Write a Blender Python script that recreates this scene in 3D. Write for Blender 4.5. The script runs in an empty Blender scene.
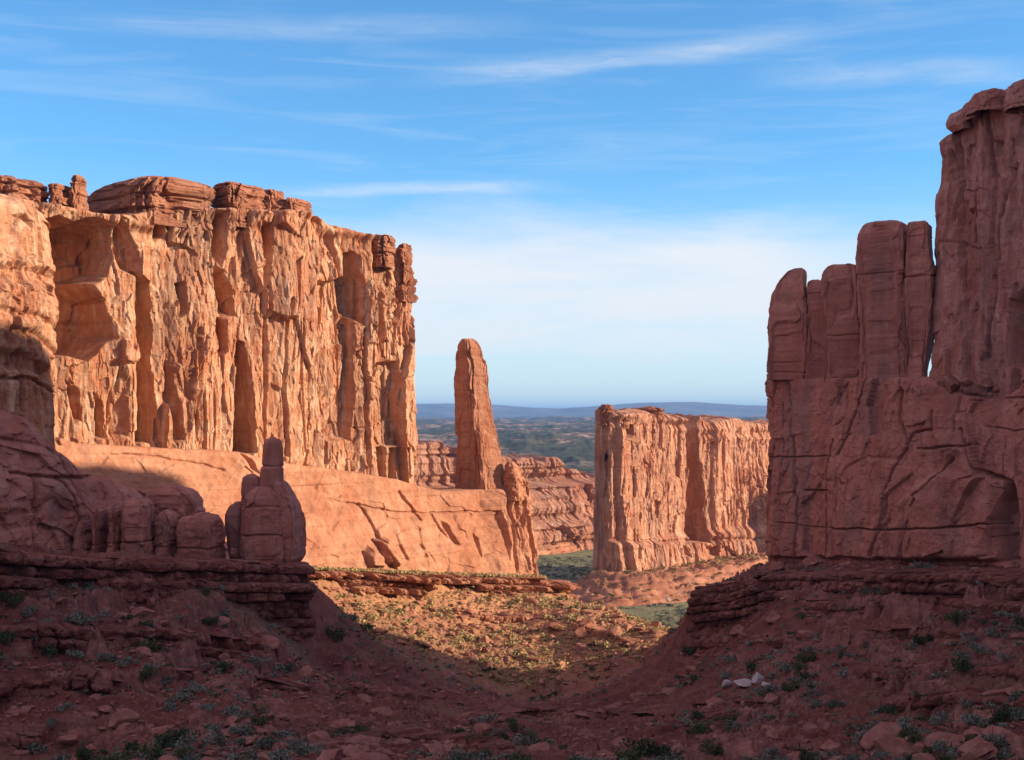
import bpy, math, numpy as np, time
T0 = time.time()
rad = math.radians
# ------------------------------------------------------------------ camera
F = 1400.0; HY = 415.0; CX = 512.0          # focal length in pixels, horizon row, centre column
sc = bpy.context.scene
COL = sc.collection
cam = bpy.data.cameras.new("camera"); camo = bpy.data.objects.new("camera", cam); COL.objects.link(camo)
camo.location = (0, 0, 0); camo.rotation_euler = (rad(90), 0, 0)
cam.sensor_width = 36; cam.lens = 36 * F / 1024; cam.shift_y = (HY - 380) / 1024
cam.clip_start = 0.5; cam.clip_end = 200000
sc.camera = camo
# ------------------------------------------------------------------ world and sun
SUN_EL = math.atan(0.31); SUN_AZ = rad(86)        # measured from behind the camera towards the right: the sun stands to the right of the canyon
SUN_STRENGTH = 5.0; SKY_STRENGTH = 0.146; EXPOSURE = 0.69
sun = bpy.data.lights.new("sun", 'SUN'); suno = bpy.data.objects.new("sun", sun); COL.objects.link(suno)
sun.energy = SUN_STRENGTH; sun.angle = rad(0.5); sun.color = (1.0, 0.83, 0.62)
suno.rotation_euler = (0, rad(90) - SUN_EL, SUN_AZ - rad(90))
suno.location = (300, 300, 300)
w = bpy.data.worlds.new("World"); sc.world = w; w.use_nodes = True
nt = w.node_tree; nt.nodes.clear()
def N(t, kind, **kw):
    n = t.nodes.new(kind)
    for k, v in kw.items():
        if k in n.inputs: n.inputs[k].default_value = v
        else: setattr(n, k, v)
    return n
def math_(t, op, a, b=None, c=None, clamp=False):
    n = t.nodes.new('ShaderNodeMath'); n.operation = op; n.use_clamp = clamp
    for i, v in enumerate((a, b, c)):
        if v is None: continue
        if isinstance(v, (int, float)): n.inputs[i].default_value = v
        else: t.links.new(v, n.inputs[i])
    return n.outputs[0]
def ramp(t, fac, stops, interp='LINEAR'):
    n = t.nodes.new('ShaderNodeValToRGB'); n.color_ramp.interpolation = interp
    e = n.color_ramp.elements
    while len(e) < len(stops): e.new(0.5)
    for el, (p, c) in zip(e, stops):
        el.position = p; el.color = (c, c, c, 1) if isinstance(c, (int, float)) else (*c, 1)
    t.links.new(fac, n.inputs[0]); return n.outputs[0]
def mixc(t, fac, a, b, mode='MIX'):
    n = t.nodes.new('ShaderNodeMix'); n.data_type = 'RGBA'; n.blend_type = mode
    for s, v in ((0, fac), (6, a), (7, b)):
        if isinstance(v, (int, float)): n.inputs[s].default_value = v
        elif isinstance(v, tuple): n.inputs[s].default_value = (*v, 1)
        else: t.links.new(v, n.inputs[s])
    return n.outputs[2]
def noise(t, vec, scale, detail=5, rough=0.55, dist=0.0):
    n = t.nodes.new('ShaderNodeTexNoise'); n.inputs['Scale'].default_value = scale
    n.inputs['Detail'].default_value = detail; n.inputs['Roughness'].default_value = rough
    n.inputs['Distortion'].default_value = dist
    t.links.new(vec, n.inputs['Vector']); return n.outputs['Fac']
def mapping(t, vec, scale=(1, 1, 1), loc=(0, 0, 0), rot=(0, 0, 0)):
    n = t.nodes.new('ShaderNodeMapping'); n.inputs['Scale'].default_value = scale
    n.inputs['Location'].default_value = loc; n.inputs['Rotation'].default_value = rot
    t.links.new(vec, n.inputs['Vector']); return n.outputs[0]
sky = nt.nodes.new('ShaderNodeTexSky'); sky.sky_type = 'NISHITA'; sky.sun_disc = False
sky.sun_elevation = SUN_EL; sky.sun_rotation = rad(180) - SUN_AZ
sky.altitude = 1400; sky.air_density = 1.0; sky.dust_density = 0.4; sky.ozone_density = 2.0
tc = nt.nodes.new('ShaderNodeTexCoord'); gen = tc.outputs['Generated']
sp = nt.nodes.new('ShaderNodeSeparateXYZ'); nt.links.new(gen, sp.inputs[0])
# direction -> azimuth tangent and elevation tangent (valid everywhere ahead; mirrored behind)
hyp = math_(nt, 'SQRT', math_(nt, 'ADD', math_(nt, 'MULTIPLY', sp.outputs[0], sp.outputs[0]), math_(nt, 'MULTIPLY', sp.outputs[1], sp.outputs[1])))
el = math_(nt, 'DIVIDE', sp.outputs[2], math_(nt, 'MAXIMUM', hyp, 0.02))
az = math_(nt, 'ARCTAN2', sp.outputs[0], sp.outputs[1])
cb = nt.nodes.new('ShaderNodeCombineXYZ'); nt.links.new(az, cb.inputs[0]); nt.links.new(el, cb.inputs[1])
cv = cb.outputs[0]
def band(x, lo0, lo1, hi1, hi0):
    r1 = nt.nodes.new('ShaderNodeMapRange'); r1.interpolation_type = 'SMOOTHSTEP'
    nt.links.new(x, r1.inputs[0]); r1.inputs[1].default_value = lo0; r1.inputs[2].default_value = lo1
    r2 = nt.nodes.new('ShaderNodeMapRange'); r2.interpolation_type = 'SMOOTHSTEP'
    nt.links.new(x, r2.inputs[0]); r2.inputs[1].default_value = hi1; r2.inputs[2].default_value = hi0
    r2.inputs[3].default_value = 1; r2.inputs[4].default_value = 0
    return math_(nt, 'MULTIPLY', r1.outputs[0], r2.outputs[0])
# cirrus sheets: long thin streaks, slightly tilted
st1 = noise(nt, mapping(nt, cv, (2.2, 16, 1), (0.3, 0.1, 0), (0, 0, rad(-4))), 1.6, 8, 0.62, 0.6)
st2 = noise(nt, mapping(nt, cv, (3.0, 34, 1), (3.3, 2.1, 0), (0, 0, rad(-6))), 1.5, 8, 0.6, 0.9)
bigw = noise(nt, mapping(nt, cv, (3.0, 9, 1), (1.3, 4.1, 0)), 1.3, 6, 0.6, 0.5)
fine = noise(nt, mapping(nt, cv, (12, 60, 1), (0, 0, 0), (0, 0, rad(-8))), 2.0, 6, 0.65, 0.8)
elw = math_(nt, 'ADD', el, math_(nt, 'MULTIPLY', math_(nt, 'SUBTRACT', bigw, 0.5), 0.07))
azw = math_(nt, 'ADD', az, math_(nt, 'MULTIPLY', math_(nt, 'SUBTRACT', st1, 0.5), 0.30))
sheet = math_(nt, 'MULTIPLY', band(elw, 0.005, 0.05, 0.105, 0.16), band(azw, -0.40, -0.10, 0.16, 0.40))
sheet = math_(nt, 'MULTIPLY', sheet, math_(nt, 'ADD', 0.70, math_(nt, 'MULTIPLY', ramp(nt, st1, [(0.3, 0.0), (0.7, 1.0)]), 0.55)), clamp=True)
def streak(a0, e0, slope, half_len, thick, amt, freq_off):
    # a named streak of cirrus: centre azimuth a0, elevation e0, tilt and length
    e = math_(nt, 'SUBTRACT', math_(nt, 'SUBTRACT', el, e0), math_(nt, 'MULTIPLY', math_(nt, 'SUBTRACT', az, a0), slope))
    e = math_(nt, 'ADD', e, math_(nt, 'MULTIPLY', math_(nt, 'SUBTRACT', st1, 0.5), thick * 2.2))
    b = band(e, -thick, -thick * 0.1, thick * 0.15, thick * 1.3)
    l = band(az, a0 - half_len, a0 - half_len * 0.3, a0 + half_len * 0.4, a0 + half_len)
    tex = ramp(nt, fine, [(0.25, 0.25), (0.7, 1.0)])
    return math_(nt, 'MULTIPLY', math_(nt, 'MULTIPLY', b, l), math_(nt, 'MULTIPLY', tex, amt))
s1 = streak(0.075, 0.252, 0.075, 0.17, 0.011, 0.42, 0)
s2 = streak(-0.075, 0.160, 0.03, 0.12, 0.006, 0.55, 0)
s3 = streak(0.27, 0.232, -0.03, 0.12, 0.012, 0.30, 0)
s4 = streak(-0.15, 0.273, 0.03, 0.20, 0.010, 0.22, 0)
wisps = math_(nt, 'MULTIPLY', ramp(nt, st2, [(0.50, 0.0), (0.8, 1.0)]), 0.22)
wisps = math_(nt, 'MULTIPLY', wisps, band(el, 0.05, 0.1, 0.3, 0.7))
low = math_(nt, 'MULTIPLY', band(el, -0.1, -0.05, 0.0, 0.19), 0.74)
cl = math_(nt, 'MAXIMUM', sheet, low)
for s_ in (s1, s2, s3, s4, wisps):
    cl = math_(nt, 'ADD', cl, math_(nt, 'MULTIPLY', s_, math_(nt, 'SUBTRACT', 1.0, cl)), clamp=True)
skyc = mixc(nt, 1.0, sky.outputs[0], (0.43, 0.77, 0.97), 'MULTIPLY')
cloudc = mixc(nt, 0.0, (3.9, 4.0, 4.15), (5, 6, 7))
# bright cloud added out of view, overhead and behind, as fill for the shaded rock
off_az = math_(nt, 'SUBTRACT', 1.0, band(az, -1.5, -0.75, 0.75, 1.5))
off_el = nt.nodes.new('ShaderNodeMapRange'); off_el.interpolation_type = 'SMOOTHSTEP'; nt.links.new(el, off_el.inputs[0]); off_el.inputs[1].default_value = 0.6; off_el.inputs[2].default_value = 1.6
offm = math_(nt, 'MULTIPLY', math_(nt, 'MAXIMUM', off_az, off_el.outputs[0]), ramp(nt, noise(nt, gen, 2.2, 6, 0.6, 0.5), [(0.28, 0.45), (0.6, 1.0)]))
skymix = mixc(nt, math_(nt, 'MULTIPLY', cl, 0.92), skyc, cloudc)
skymix = mixc(nt, offm, skymix, mixc(nt, off_el.outputs[0], (2.5, 2.25, 3.0), (2.5, 2.1, 2.9)))
bg = nt.nodes.new('ShaderNodeBackground'); bg.inputs[1].default_value = SKY_STRENGTH
nt.links.new(skymix, bg.inputs[0])
wo = nt.nodes.new('ShaderNodeOutputWorld'); nt.links.new(bg.outputs[0], wo.inputs[0])
sc.view_settings.view_transform = 'Standard'; sc.view_settings.look = 'None'
sc.view_settings.exposure = EXPOSURE; sc.view_settings.gamma = 1
sc.view_settings.use_curve_mapping = False
cy = sc.cycles
cy.use_denoising = True; cy.max_bounces = 4; cy.diffuse_bounces = 1; cy.glossy_bounces = 1
cy.transmission_bounces = 1; cy.volume_bounces = 0; cy.transparent_max_bounces = 4
try: cy.denoising_prefilter = 'ACCURATE'
except Exception: pass

# ------------------------------------------------------------------ numpy noise
_r = np.random.RandomState(11)
_L = _r.rand(64, 64, 64).astype(np.float32).ravel()
_H = [_r.rand(256, 256).astype(np.float32).ravel() for _ in range(4)]
def vn(x, y, z):
    x, y, z = np.broadcast_arrays(np.asarray(x, np.float32), np.asarray(y, np.float32), np.asarray(z, np.float32))
    xi = np.floor(x); yi = np.floor(y); zi = np.floor(z)
    fx = x - xi; fy = y - yi; fz = z - zi
    xi = xi.astype(np.int32); yi = yi.astype(np.int32); zi = zi.astype(np.int32)
    fx = fx * fx * (3 - 2 * fx); fy = fy * fy * (3 - 2 * fy); fz = fz * fz * (3 - 2 * fz)
    x0 = (xi & 63) << 12; x1 = ((xi + 1) & 63) << 12
    y0 = (yi & 63) << 6; y1 = ((yi + 1) & 63) << 6; z0 = zi & 63; z1 = (zi + 1) & 63
    a = _L[x0 + y0 + z0] * (1 - fx) + _L[x1 + y0 + z0] * fx
    b = _L[x0 + y1 + z0] * (1 - fx) + _L[x1 + y1 + z0] * fx
    c = _L[x0 + y0 + z1] * (1 - fx) + _L[x1 + y0 + z1] * fx
    d = _L[x0 + y1 + z1] * (1 - fx) + _L[x1 + y1 + z1] * fx
    a = a * (1 - fy) + b * fy; c = c * (1 - fy) + d * fy
    return (a * (1 - fz) + c * fz) * 2 - 1
def fbm(x, y, z, octv=4, gain=0.5):
    s = 0; a = 1; t = 0
    for i in range(octv):
        s = s + a * vn(x * 2.03 ** i + 17.3 * i, y * 2.03 ** i + 5.1 * i, z * 2.03 ** i + 9.7 * i); t += a; a *= gain
    return s / t
def ridge(x, y, z, octv=3, gain=0.5):
    s = 0; a = 1; t = 0
    for i in range(octv):
        s = s + a * (1 - 2 * np.abs(vn(x * 2.1 ** i + 3.3 * i, y * 2.1 ** i + 8.1 * i, z * 2.1 ** i + 1.7 * i))); t += a; a *= gain
    return s / t
def worley(x, y, seed=0, jit=0.9):
    x = np.asarray(x, np.float32) + seed * 13.7; y = np.asarray(y, np.float32) + seed * 7.9
    xi = np.floor(x).astype(np.int32); yi = np.floor(y).astype(np.int32)
    f1 = np.full(x.shape, 9, np.float32); f2 = f1.copy(); h = np.zeros(x.shape, np.float32); g = h.copy()
    for dx in (-1, 0, 1):
        for dy in (-1, 0, 1):
            cx = xi + dx; cy_ = yi + dy
            k = ((cx & 255) << 8) + (cy_ & 255)
            px = cx + 0.5 + (_H[0][k] - 0.5) * jit; py = cy_ + 0.5 + (_H[1][k] - 0.5) * jit
            d = np.sqrt((x - px) ** 2 + (y - py) ** 2)
            n = d < f1
            f2 = np.where(n, f1, np.minimum(f2, d)); f1 = np.where(n, d, f1)
            h = np.where(n, _H[2][k], h); g = np.where(n, _H[3][k], g)
    return f1, f2, h, g
def facet(x, y, seed, A, Bx, By, e=0.05):
    """broken rock: every cell is a tilted plane, stepped against its neighbours"""
    x = np.asarray(x, np.float32) + seed * 13.7; y = np.asarray(y, np.float32) + seed * 7.9
    xi = np.floor(x).astype(np.int32); yi = np.floor(y).astype(np.int32)
    f1 = np.full(x.shape, 9, np.float32); f2 = f1.copy(); v1 = np.zeros(x.shape, np.float32); v2 = v1.copy()
    for dx in (-1, 0, 1):
        for dy in (-1, 0, 1):
            cx = xi + dx; cy_ = yi + dy; k = ((cx & 255) << 8) + (cy_ & 255)
            ox = x - (cx + 0.5 + (_H[0][k] - 0.5) * 0.95); oy = y - (cy_ + 0.5 + (_H[1][k] - 0.5) * 0.95)
            d = np.sqrt(ox * ox + oy * oy)
            v = (_H[2][k] - 0.5) * A + (_H[3][k] - 0.5) * 2 * Bx * ox + (_H[2][(k * 7 + 13) & 65535] - 0.5) * 2 * By * oy
            n = d < f1; m = (~n) & (d < f2)
            f2 = np.where(n, f1, np.where(m, d, f2)); v2 = np.where(n, v1, np.where(m, v, v2))
            f1 = np.where(n, d, f1); v1 = np.where(n, v, v1)
    t = np.clip((f2 - f1) / e, 0, 1); t = t * t * (3 - 2 * t)
    return v1 * (0.5 + 0.5 * t) + v2 * (0.5 - 0.5 * t)
def sstep(a, b, x):
    t = np.clip((x - a) / (b - a), 0, 1); return t * t * (3 - 2 * t)
def px2X(px, Y): return (px - CX) / F * Y
def py2Z(py, Y): return (HY - py) / F * Y
# ------------------------------------------------------------------ object helpers
def new_obj(name, me, mat=None, parent=None):
    o = bpy.data.objects.new(name, me); COL.objects.link(o)
    if mat and me: me.materials.append(mat)
    if parent: o.parent = parent
    return o
def tag(o, label=None, cat=None, group=None, kind=None):
    if label: o['label'] = label
    if cat: o['category'] = cat
    if group: o['group'] = group
    if kind: o['kind'] = kind
    return o
def thing(name, label, cat, loc=(0, 0, 0), group=None):
    o = bpy.data.objects.new(name, None); COL.objects.link(o); o.empty_display_size = 2
    o.location = loc
    return tag(o, label, cat, group)
def mesh_np(name, V, Q, smooth=True, attrs=None):
    me = bpy.data.meshes.new(name)
    V = np.ascontiguousarray(V, np.float32); Q = np.ascontiguousarray(Q, np.int32)
    n = Q.shape[1]
    me.vertices.add(len(V)); me.vertices.foreach_set('co', V.ravel())
    me.loops.add(Q.size); me.loops.foreach_set('vertex_index', Q.ravel())
    me.polygons.add(len(Q)); me.polygons.foreach_set('loop_start', np.arange(0, Q.size, n, dtype=np.int32))
    me.polygons.foreach_set('loop_total', np.full(len(Q), n, np.int32))
    me.polygons.foreach_set('use_smooth', np.full(len(Q), smooth, bool))
    for k, v in (attrs or {}).items():
        a = me.attributes.new(k, 'FLOAT', 'POINT'); a.data.foreach_set('value', np.ascontiguousarray(v, np.float32).ravel())
    me.update(calc_edges=True); me.validate()
    return me
def grid_quads(nr, nc, wrap=False):
    i = np.arange(nr * nc).reshape(nr, nc)
    if wrap: i = np.concatenate([i, i[:, :1]], 1)
    return np.stack([i[:-1, :-1], i[:-1, 1:], i[1:, 1:], i[1:, :-1]], -1).reshape(-1, 4)

# ------------------------------------------------------------------ materials
def mat_new(name):
    m = bpy.data.materials.new(name); m.use_nodes = True; t = m.node_tree
    b = t.nodes['Principled BSDF']; b.inputs['Roughness'].default_value = 0.92
    b.inputs['Specular IOR Level'].default_value = 0.15
    return m, t, b
def bumpn(t, b, h, dist, strength=1.0, prev=None):
    n = t.nodes.new('ShaderNodeBump'); n.inputs['Distance'].default_value = dist; n.inputs['Strength'].default_value = strength
    t.links.new(h, n.inputs['Height'])
    if prev: t.links.new(prev, n.inputs['Normal'])
    return n.outputs[0]
def rock_mat(name, c_lo, c_hi, c_pale, varnish, streak=0.6, bands=0.4, sc_=1.0, obj=False, bumpd=0.25, vcol=(0.16, 0.075, 0.055)):
    m, t, b = mat_new(name)
    if obj: v = t.nodes.new('ShaderNodeTexCoord').outputs['Object']
    else: v = t.nodes.new('ShaderNodeNewGeometry').outputs['Position']
    big = noise(t, v, 0.045 * sc_, 5, 0.6, 0.4)
    mid = noise(t, v, 0.35 * sc_, 6, 0.65, 0.3)
    fin = noise(t, v, 2.2 * sc_, 8, 0.78)
    vert = noise(t, mapping(t, v, (1, 1, 0.07)), 0.42 * sc_, 9, 0.70, 0.5)
    vert2 = noise(t, mapping(t, v, (1, 1, 0.035), (31, 7, 3)), 0.17 * sc_, 6, 0.6, 0.4)
    hor = noise(t, mapping(t, v, (0.03, 0.03, 1), (0, 0, 5)), 0.5 * sc_, 7, 0.7, 0.2)
    c = mixc(t, ramp(t, big, [(0.32, 0), (0.68, 1)]), c_lo, c_hi)
    c = mixc(t, math_(t, 'MULTIPLY', ramp(t, mid, [(0.45, 0), (0.72, 1)]), 0.6), c, c_pale)
    c = mixc(t, math_(t, 'MULTIPLY', ramp(t, vert, [(0.50, 0), (0.74, 1)]), streak), c, c_pale)
    pat = noise(t, mapping(t, v, (1, 1, 0.35), (11, 3, 8)), 0.085 * sc_, 5, 0.6, 0.3)
    c = mixc(t, math_(t, 'MULTIPLY', ramp(t, pat, [(0.55, 0), (0.62, 1)]), 0.55 * min(1, varnish * 1.6)), c, tuple(0.5 * a + 0.5 * b_ for a, b_ in zip(vcol, (0.36, 0.24, 0.19))))
    pat2 = noise(t, mapping(t, v, (1, 1, 0.6), (5, 13, 28)), 0.06 * sc_, 6, 0.65, 0.3)
    c = mixc(t, math_(t, 'MULTIPLY', ramp(t, pat2, [(0.50, 0), (0.60, 1)]), 0.5), c, (c_lo[0] * 0.86, c_lo[1] * 0.68, c_lo[2] * 0.62))
    c = mixc(t, math_(t, 'MULTIPLY', ramp(t, vert2, [(0.50, 0), (0.70, 1)]), varnish), c, vcol)
    c = mixc(t, math_(t, 'MULTIPLY', ramp(t, hor, [(0.35, 1), (0.55, 0)]), bands), c, tuple(x * 0.62 for x in c_lo))
    c = mixc(t, math_(t, 'MULTIPLY', ramp(t, fin, [(0.3, 1), (0.55, 0)]), 0.35), c, tuple(x * 0.6 for x in c_lo))
    t.links.new(c, b.inputs['Base Color'])
    n1 = bumpn(t, b, math_(t, 'ADD', vert, math_(t, 'MULTIPLY', hor, 0.6)), bumpd * 2.4)
    n2 = bumpn(t, b, mid, bumpd * 1.8, 1.0, n1)
    n3 = bumpn(t, b, fin, bumpd * 1.2, 1.0, n2)
    t.links.new(n3, b.inputs['Normal'])
    return m
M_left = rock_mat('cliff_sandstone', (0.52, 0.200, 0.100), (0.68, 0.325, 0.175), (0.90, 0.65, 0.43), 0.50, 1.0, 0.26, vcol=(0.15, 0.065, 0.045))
M_butte = rock_mat('butte_sandstone', (0.46, 0.180, 0.100), (0.58, 0.265, 0.150), (0.80, 0.51, 0.34), 0.60, 0.85, 0.35, sc_=0.7, vcol=(0.15, 0.065, 0.045))
M_spire = rock_mat('spire_sandstone', (0.42, 0.155, 0.082), (0.54, 0.225, 0.120), (0.70, 0.40, 0.26), 0.40, 0.6, 0.4, vcol=(0.17, 0.07, 0.05))
M_slick = rock_mat('slickrock_sandstone', (0.46, 0.190, 0.100), (0.56, 0.255, 0.145), (0.68, 0.38, 0.235), 0.30, 0.35, 0.40, bumpd=0.10)
M_shade = rock_mat('shaded_cliff_sandstone', (0.42, 0.160, 0.112), (0.53, 0.215, 0.150), (0.64, 0.33, 0.25), 0.60, 0.40, 0.35, bumpd=0.13, vcol=(0.17, 0.08, 0.072))  # duller copy of the cliff rock, with shade painted into its colour
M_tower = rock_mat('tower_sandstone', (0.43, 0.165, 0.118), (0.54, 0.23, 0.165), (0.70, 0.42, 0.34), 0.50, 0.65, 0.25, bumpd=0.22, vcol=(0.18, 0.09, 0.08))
M_cap = rock_mat('cap_sandstone', (0.38, 0.15, 0.085), (0.50, 0.21, 0.12), (0.62, 0.34, 0.21), 0.35, 0.1, 0.8, bumpd=0.25)
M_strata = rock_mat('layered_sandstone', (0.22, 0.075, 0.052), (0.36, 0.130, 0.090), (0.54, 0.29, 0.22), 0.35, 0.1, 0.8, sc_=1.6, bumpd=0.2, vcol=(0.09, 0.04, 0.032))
M_strata_lit = rock_mat('sunlit_layered_sandstone', (0.44, 0.165, 0.085), (0.56, 0.24, 0.13), (0.64, 0.37, 0.22), 0.3, 0.1, 0.6, sc_=1.6, bumpd=0.2)  # brighter copy of the layered rock: sunlight put into the colour
M_far = rock_mat('far_sandstone', (0.46, 0.20, 0.12), (0.56, 0.27, 0.17), (0.68, 0.42, 0.29), 0.35, 0.3, 0.8, sc_=0.35, bumpd=0.8)
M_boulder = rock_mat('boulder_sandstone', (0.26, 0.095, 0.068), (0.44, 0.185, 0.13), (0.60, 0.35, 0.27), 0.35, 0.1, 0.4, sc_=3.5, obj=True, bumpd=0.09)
M_boulder_lit = rock_mat('sunlit_boulder_sandstone', (0.38, 0.155, 0.085), (0.50, 0.22, 0.125), (0.62, 0.36, 0.22), 0.25, 0.1, 0.4, sc_=3.5, obj=True, bumpd=0.09)  # lit copy of the boulder rock, sunshine painted in as paler orange
M_white = rock_mat('pale_boulder', (0.42, 0.34, 0.29), (0.56, 0.48, 0.43), (0.66, 0.60, 0.56), 0.1, 0.1, 0.2, sc_=3, obj=True, bumpd=0.05, vcol=(0.3, 0.2, 0.17))
def ground_mat():
    m, t, b = mat_new('red_desert_ground')
    v = t.nodes.new('ShaderNodeNewGeometry').outputs['Position']
    at = lambda n: (lambda a: (setattr(a, 'attribute_name', n), a.outputs['Fac'])[1])(t.nodes.new('ShaderNodeAttribute'))
    rockf, vegf = at('rock'), at('veg')
    big = noise(t, v, 0.03, 5, 0.6); mid = noise(t, v, 0.25, 6, 0.65, 0.3); fin = noise(t, v, 1.6, 6, 0.7); speck = noise(t, v, 4.5, 4, 0.7)
    soil = mixc(t, ramp(t, big, [(0.35, 0), (0.65, 1)]), (0.125, 0.036, 0.027), (0.225, 0.070, 0.048))
    soil = mixc(t, at('wash'), soil, (0.62, 0.30, 0.135))  # sunlight painted into the soil: brighter orange over the lit slope
    soil = mixc(t, math_(t, 'MULTIPLY', ramp(t, mid, [(0.5, 0), (0.75, 1)]), 0.5), soil, (0.38, 0.17, 0.105))
    stone = mixc(t, ramp(t, mid, [(0.35, 0), (0.65, 1)]), (0.20, 0.072, 0.055), (0.42, 0.19, 0.145))
    hor = noise(t, mapping(t, v, (0.05, 0.05, 1)), 1.1, 6, 0.7, 0.3)
    stone = mixc(t, ramp(t, hor, [(0.38, 0.6), (0.58, 0)]), stone, (0.17, 0.065, 0.045))
    c = mixc(t, rockf, soil, stone)
    # pebbles and bits of dry brush scattered over the soil
    c = mixc(t, math_(t, 'MULTIPLY', ramp(t, fin, [(0.56, 0), (0.66, 1)]), 0.55), c, (0.40, 0.24, 0.18))
    c = mixc(t, math_(t, 'MULTIPLY', ramp(t, speck, [(0.60, 0), (0.68, 1)]), 0.5), c, (0.12, 0.10, 0.07))
    # sage and grass cover where the attribute says something grows
    vn1 = noise(t, v, 0.7, 6, 0.7); vbig = noise(t, v, 0.02, 4, 0.6)
    green = mixc(t, ramp(t, vbig, [(0.4, 0), (0.62, 1)]), (0.19, 0.20, 0.085), (0.34, 0.31, 0.165))
    green = mixc(t, ramp(t, vn1, [(0.45, 0), (0.6, 0.8)]), green, (0.11, 0.12, 0.06))
    vm = math_(t, 'MULTIPLY', vegf, ramp(t, noise(t, v, 0.16, 6, 0.7), [(0.30, 0.25), (0.52, 1)]))
    c = mixc(t, vm, c, green)
    # far plateau: pale slickrock dotted with dark juniper
    farf = at('far')
    pf = noise(t, mapping(t, v, (1, 0.35, 1)), 0.0035, 7, 0.62, 0.5); dots = noise(t, v, 0.035, 5, 0.75)
    fc = mixc(t, ramp(t, pf, [(0.50, 0), (0.60, 1)]), (0.10, 0.095, 0.06), (0.56, 0.34, 0.24))
    fc = mixc(t, ramp(t, dots, [(0.44, 0.95), (0.60, 0)]), fc, (0.035, 0.048, 0.028))
    c = mixc(t, farf, c, fc)
    t.links.new(c, b.inputs['Base Color'])
    n1 = bumpn(t, b, mid, 0.8); n2 = bumpn(t, b, fin, 0.30, 1, n1); n3 = bumpn(t, b, speck, 0.12, 1, n2)
    t.links.new(n3, b.inputs['Normal'])
    return m
M_ground = ground_mat()
def leaf_mat(name, c1, c2):
    m, t, b = mat_new(name)
    v = t.nodes.new('ShaderNodeTexCoord').outputs['Object']
    oi = t.nodes.new('ShaderNodeObjectInfo').outputs['Random']
    f = math_(t, 'ADD', noise(t, v, 3.0, 3, 0.7), math_(t, 'MULTIPLY', math_(t, 'SUBTRACT', oi, 0.5), 0.35))
    t.links.new(mixc(t, ramp(t, f, [(0.35, 0), (0.65, 1)]), c1, c2), b.inputs['Base Color'])
    return m
M_sage = leaf_mat('sage_leaves', (0.115, 0.125, 0.085), (0.23, 0.24, 0.18))
M_jun = leaf_mat('juniper_leaves', (0.040, 0.058, 0.026), (0.095, 0.115, 0.045))
M_gold = leaf_mat('dry_brush_leaves', (0.27, 0.20, 0.080), (0.54, 0.39, 0.18))
M_bark = leaf_mat('bark', (0.10, 0.075, 0.055), (0.17, 0.13, 0.10))

# ------------------------------------------------------------------ cliff loft
class Plan:
    def __init__(s, pts):
        p = np.array(pts, float); d = np.r_[0, np.cumsum(np.hypot(*(np.diff(p, axis=0).T)))]
        s.L = d[-1]; n = 400; u = np.linspace(0, s.L, n)
        x = np.interp(u, d, p[:, 0]); y = np.interp(u, d, p[:, 1])
        k = np.hanning(41); k /= k.sum()
        pad = 20
        def sm(a):
            e0 = 2 * a[0] - a[1:pad + 1][::-1]; e1 = 2 * a[-1] - a[-pad - 1:-1][::-1]
            return np.convolve(np.r_[e0, a, e1], k, 'valid')
        s.u = u; s.x = sm(x); s.y = sm(y)
        tx = np.gradient(s.x, u); ty = np.gradient(s.y, u); l = np.hypot(tx, ty)
        s.nx = ty / l; s.ny = -tx / l       # right-hand normal
        s.ang = (s.x / s.y) * F + CX        # image column of each station, to author features from the photograph
    def at(s, u): return (np.interp(u, s.u, s.x), np.interp(u, s.u, s.y), np.interp(u, s.u, s.nx), np.interp(u, s.u, s.ny))
    def s_of_px(s, px):
        o = np.argsort(s.ang); return np.interp(px, s.ang[o], s.u[o])
    def sz(s, px, py):                       # photograph point -> (station, height) on the wall
        u = s.s_of_px(px); Y = np.interp(u, s.u, s.y); return u, py2Z(np.asarray(py, float), Y)
def poly_sd(u, z, poly):                    # signed distance, inside positive
    P = np.array(poly); n = len(P); d = np.full(u.shape, 1e9); ins = np.zeros(u.shape, bool)
    for i in range(n):
        ax, ay = P[i]; bx, by = P[(i + 1) % n]
        ex, ey = bx - ax, by - ay; wx, wy = u - ax, z - ay
        t = np.clip((wx * ex + wy * ey) / (ex * ex + ey * ey + 1e-9), 0, 1)
        d = np.minimum(d, (wx - ex * t) ** 2 + (wy - ey * t) ** 2)
        c = ((ay > z) != (by > z)) & (u < (bx - ax) * (z - ay) / (by - ay + 1e-12) + ax)
        ins ^= c
    return np.where(ins, 1, -1) * np.sqrt(d)
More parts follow.
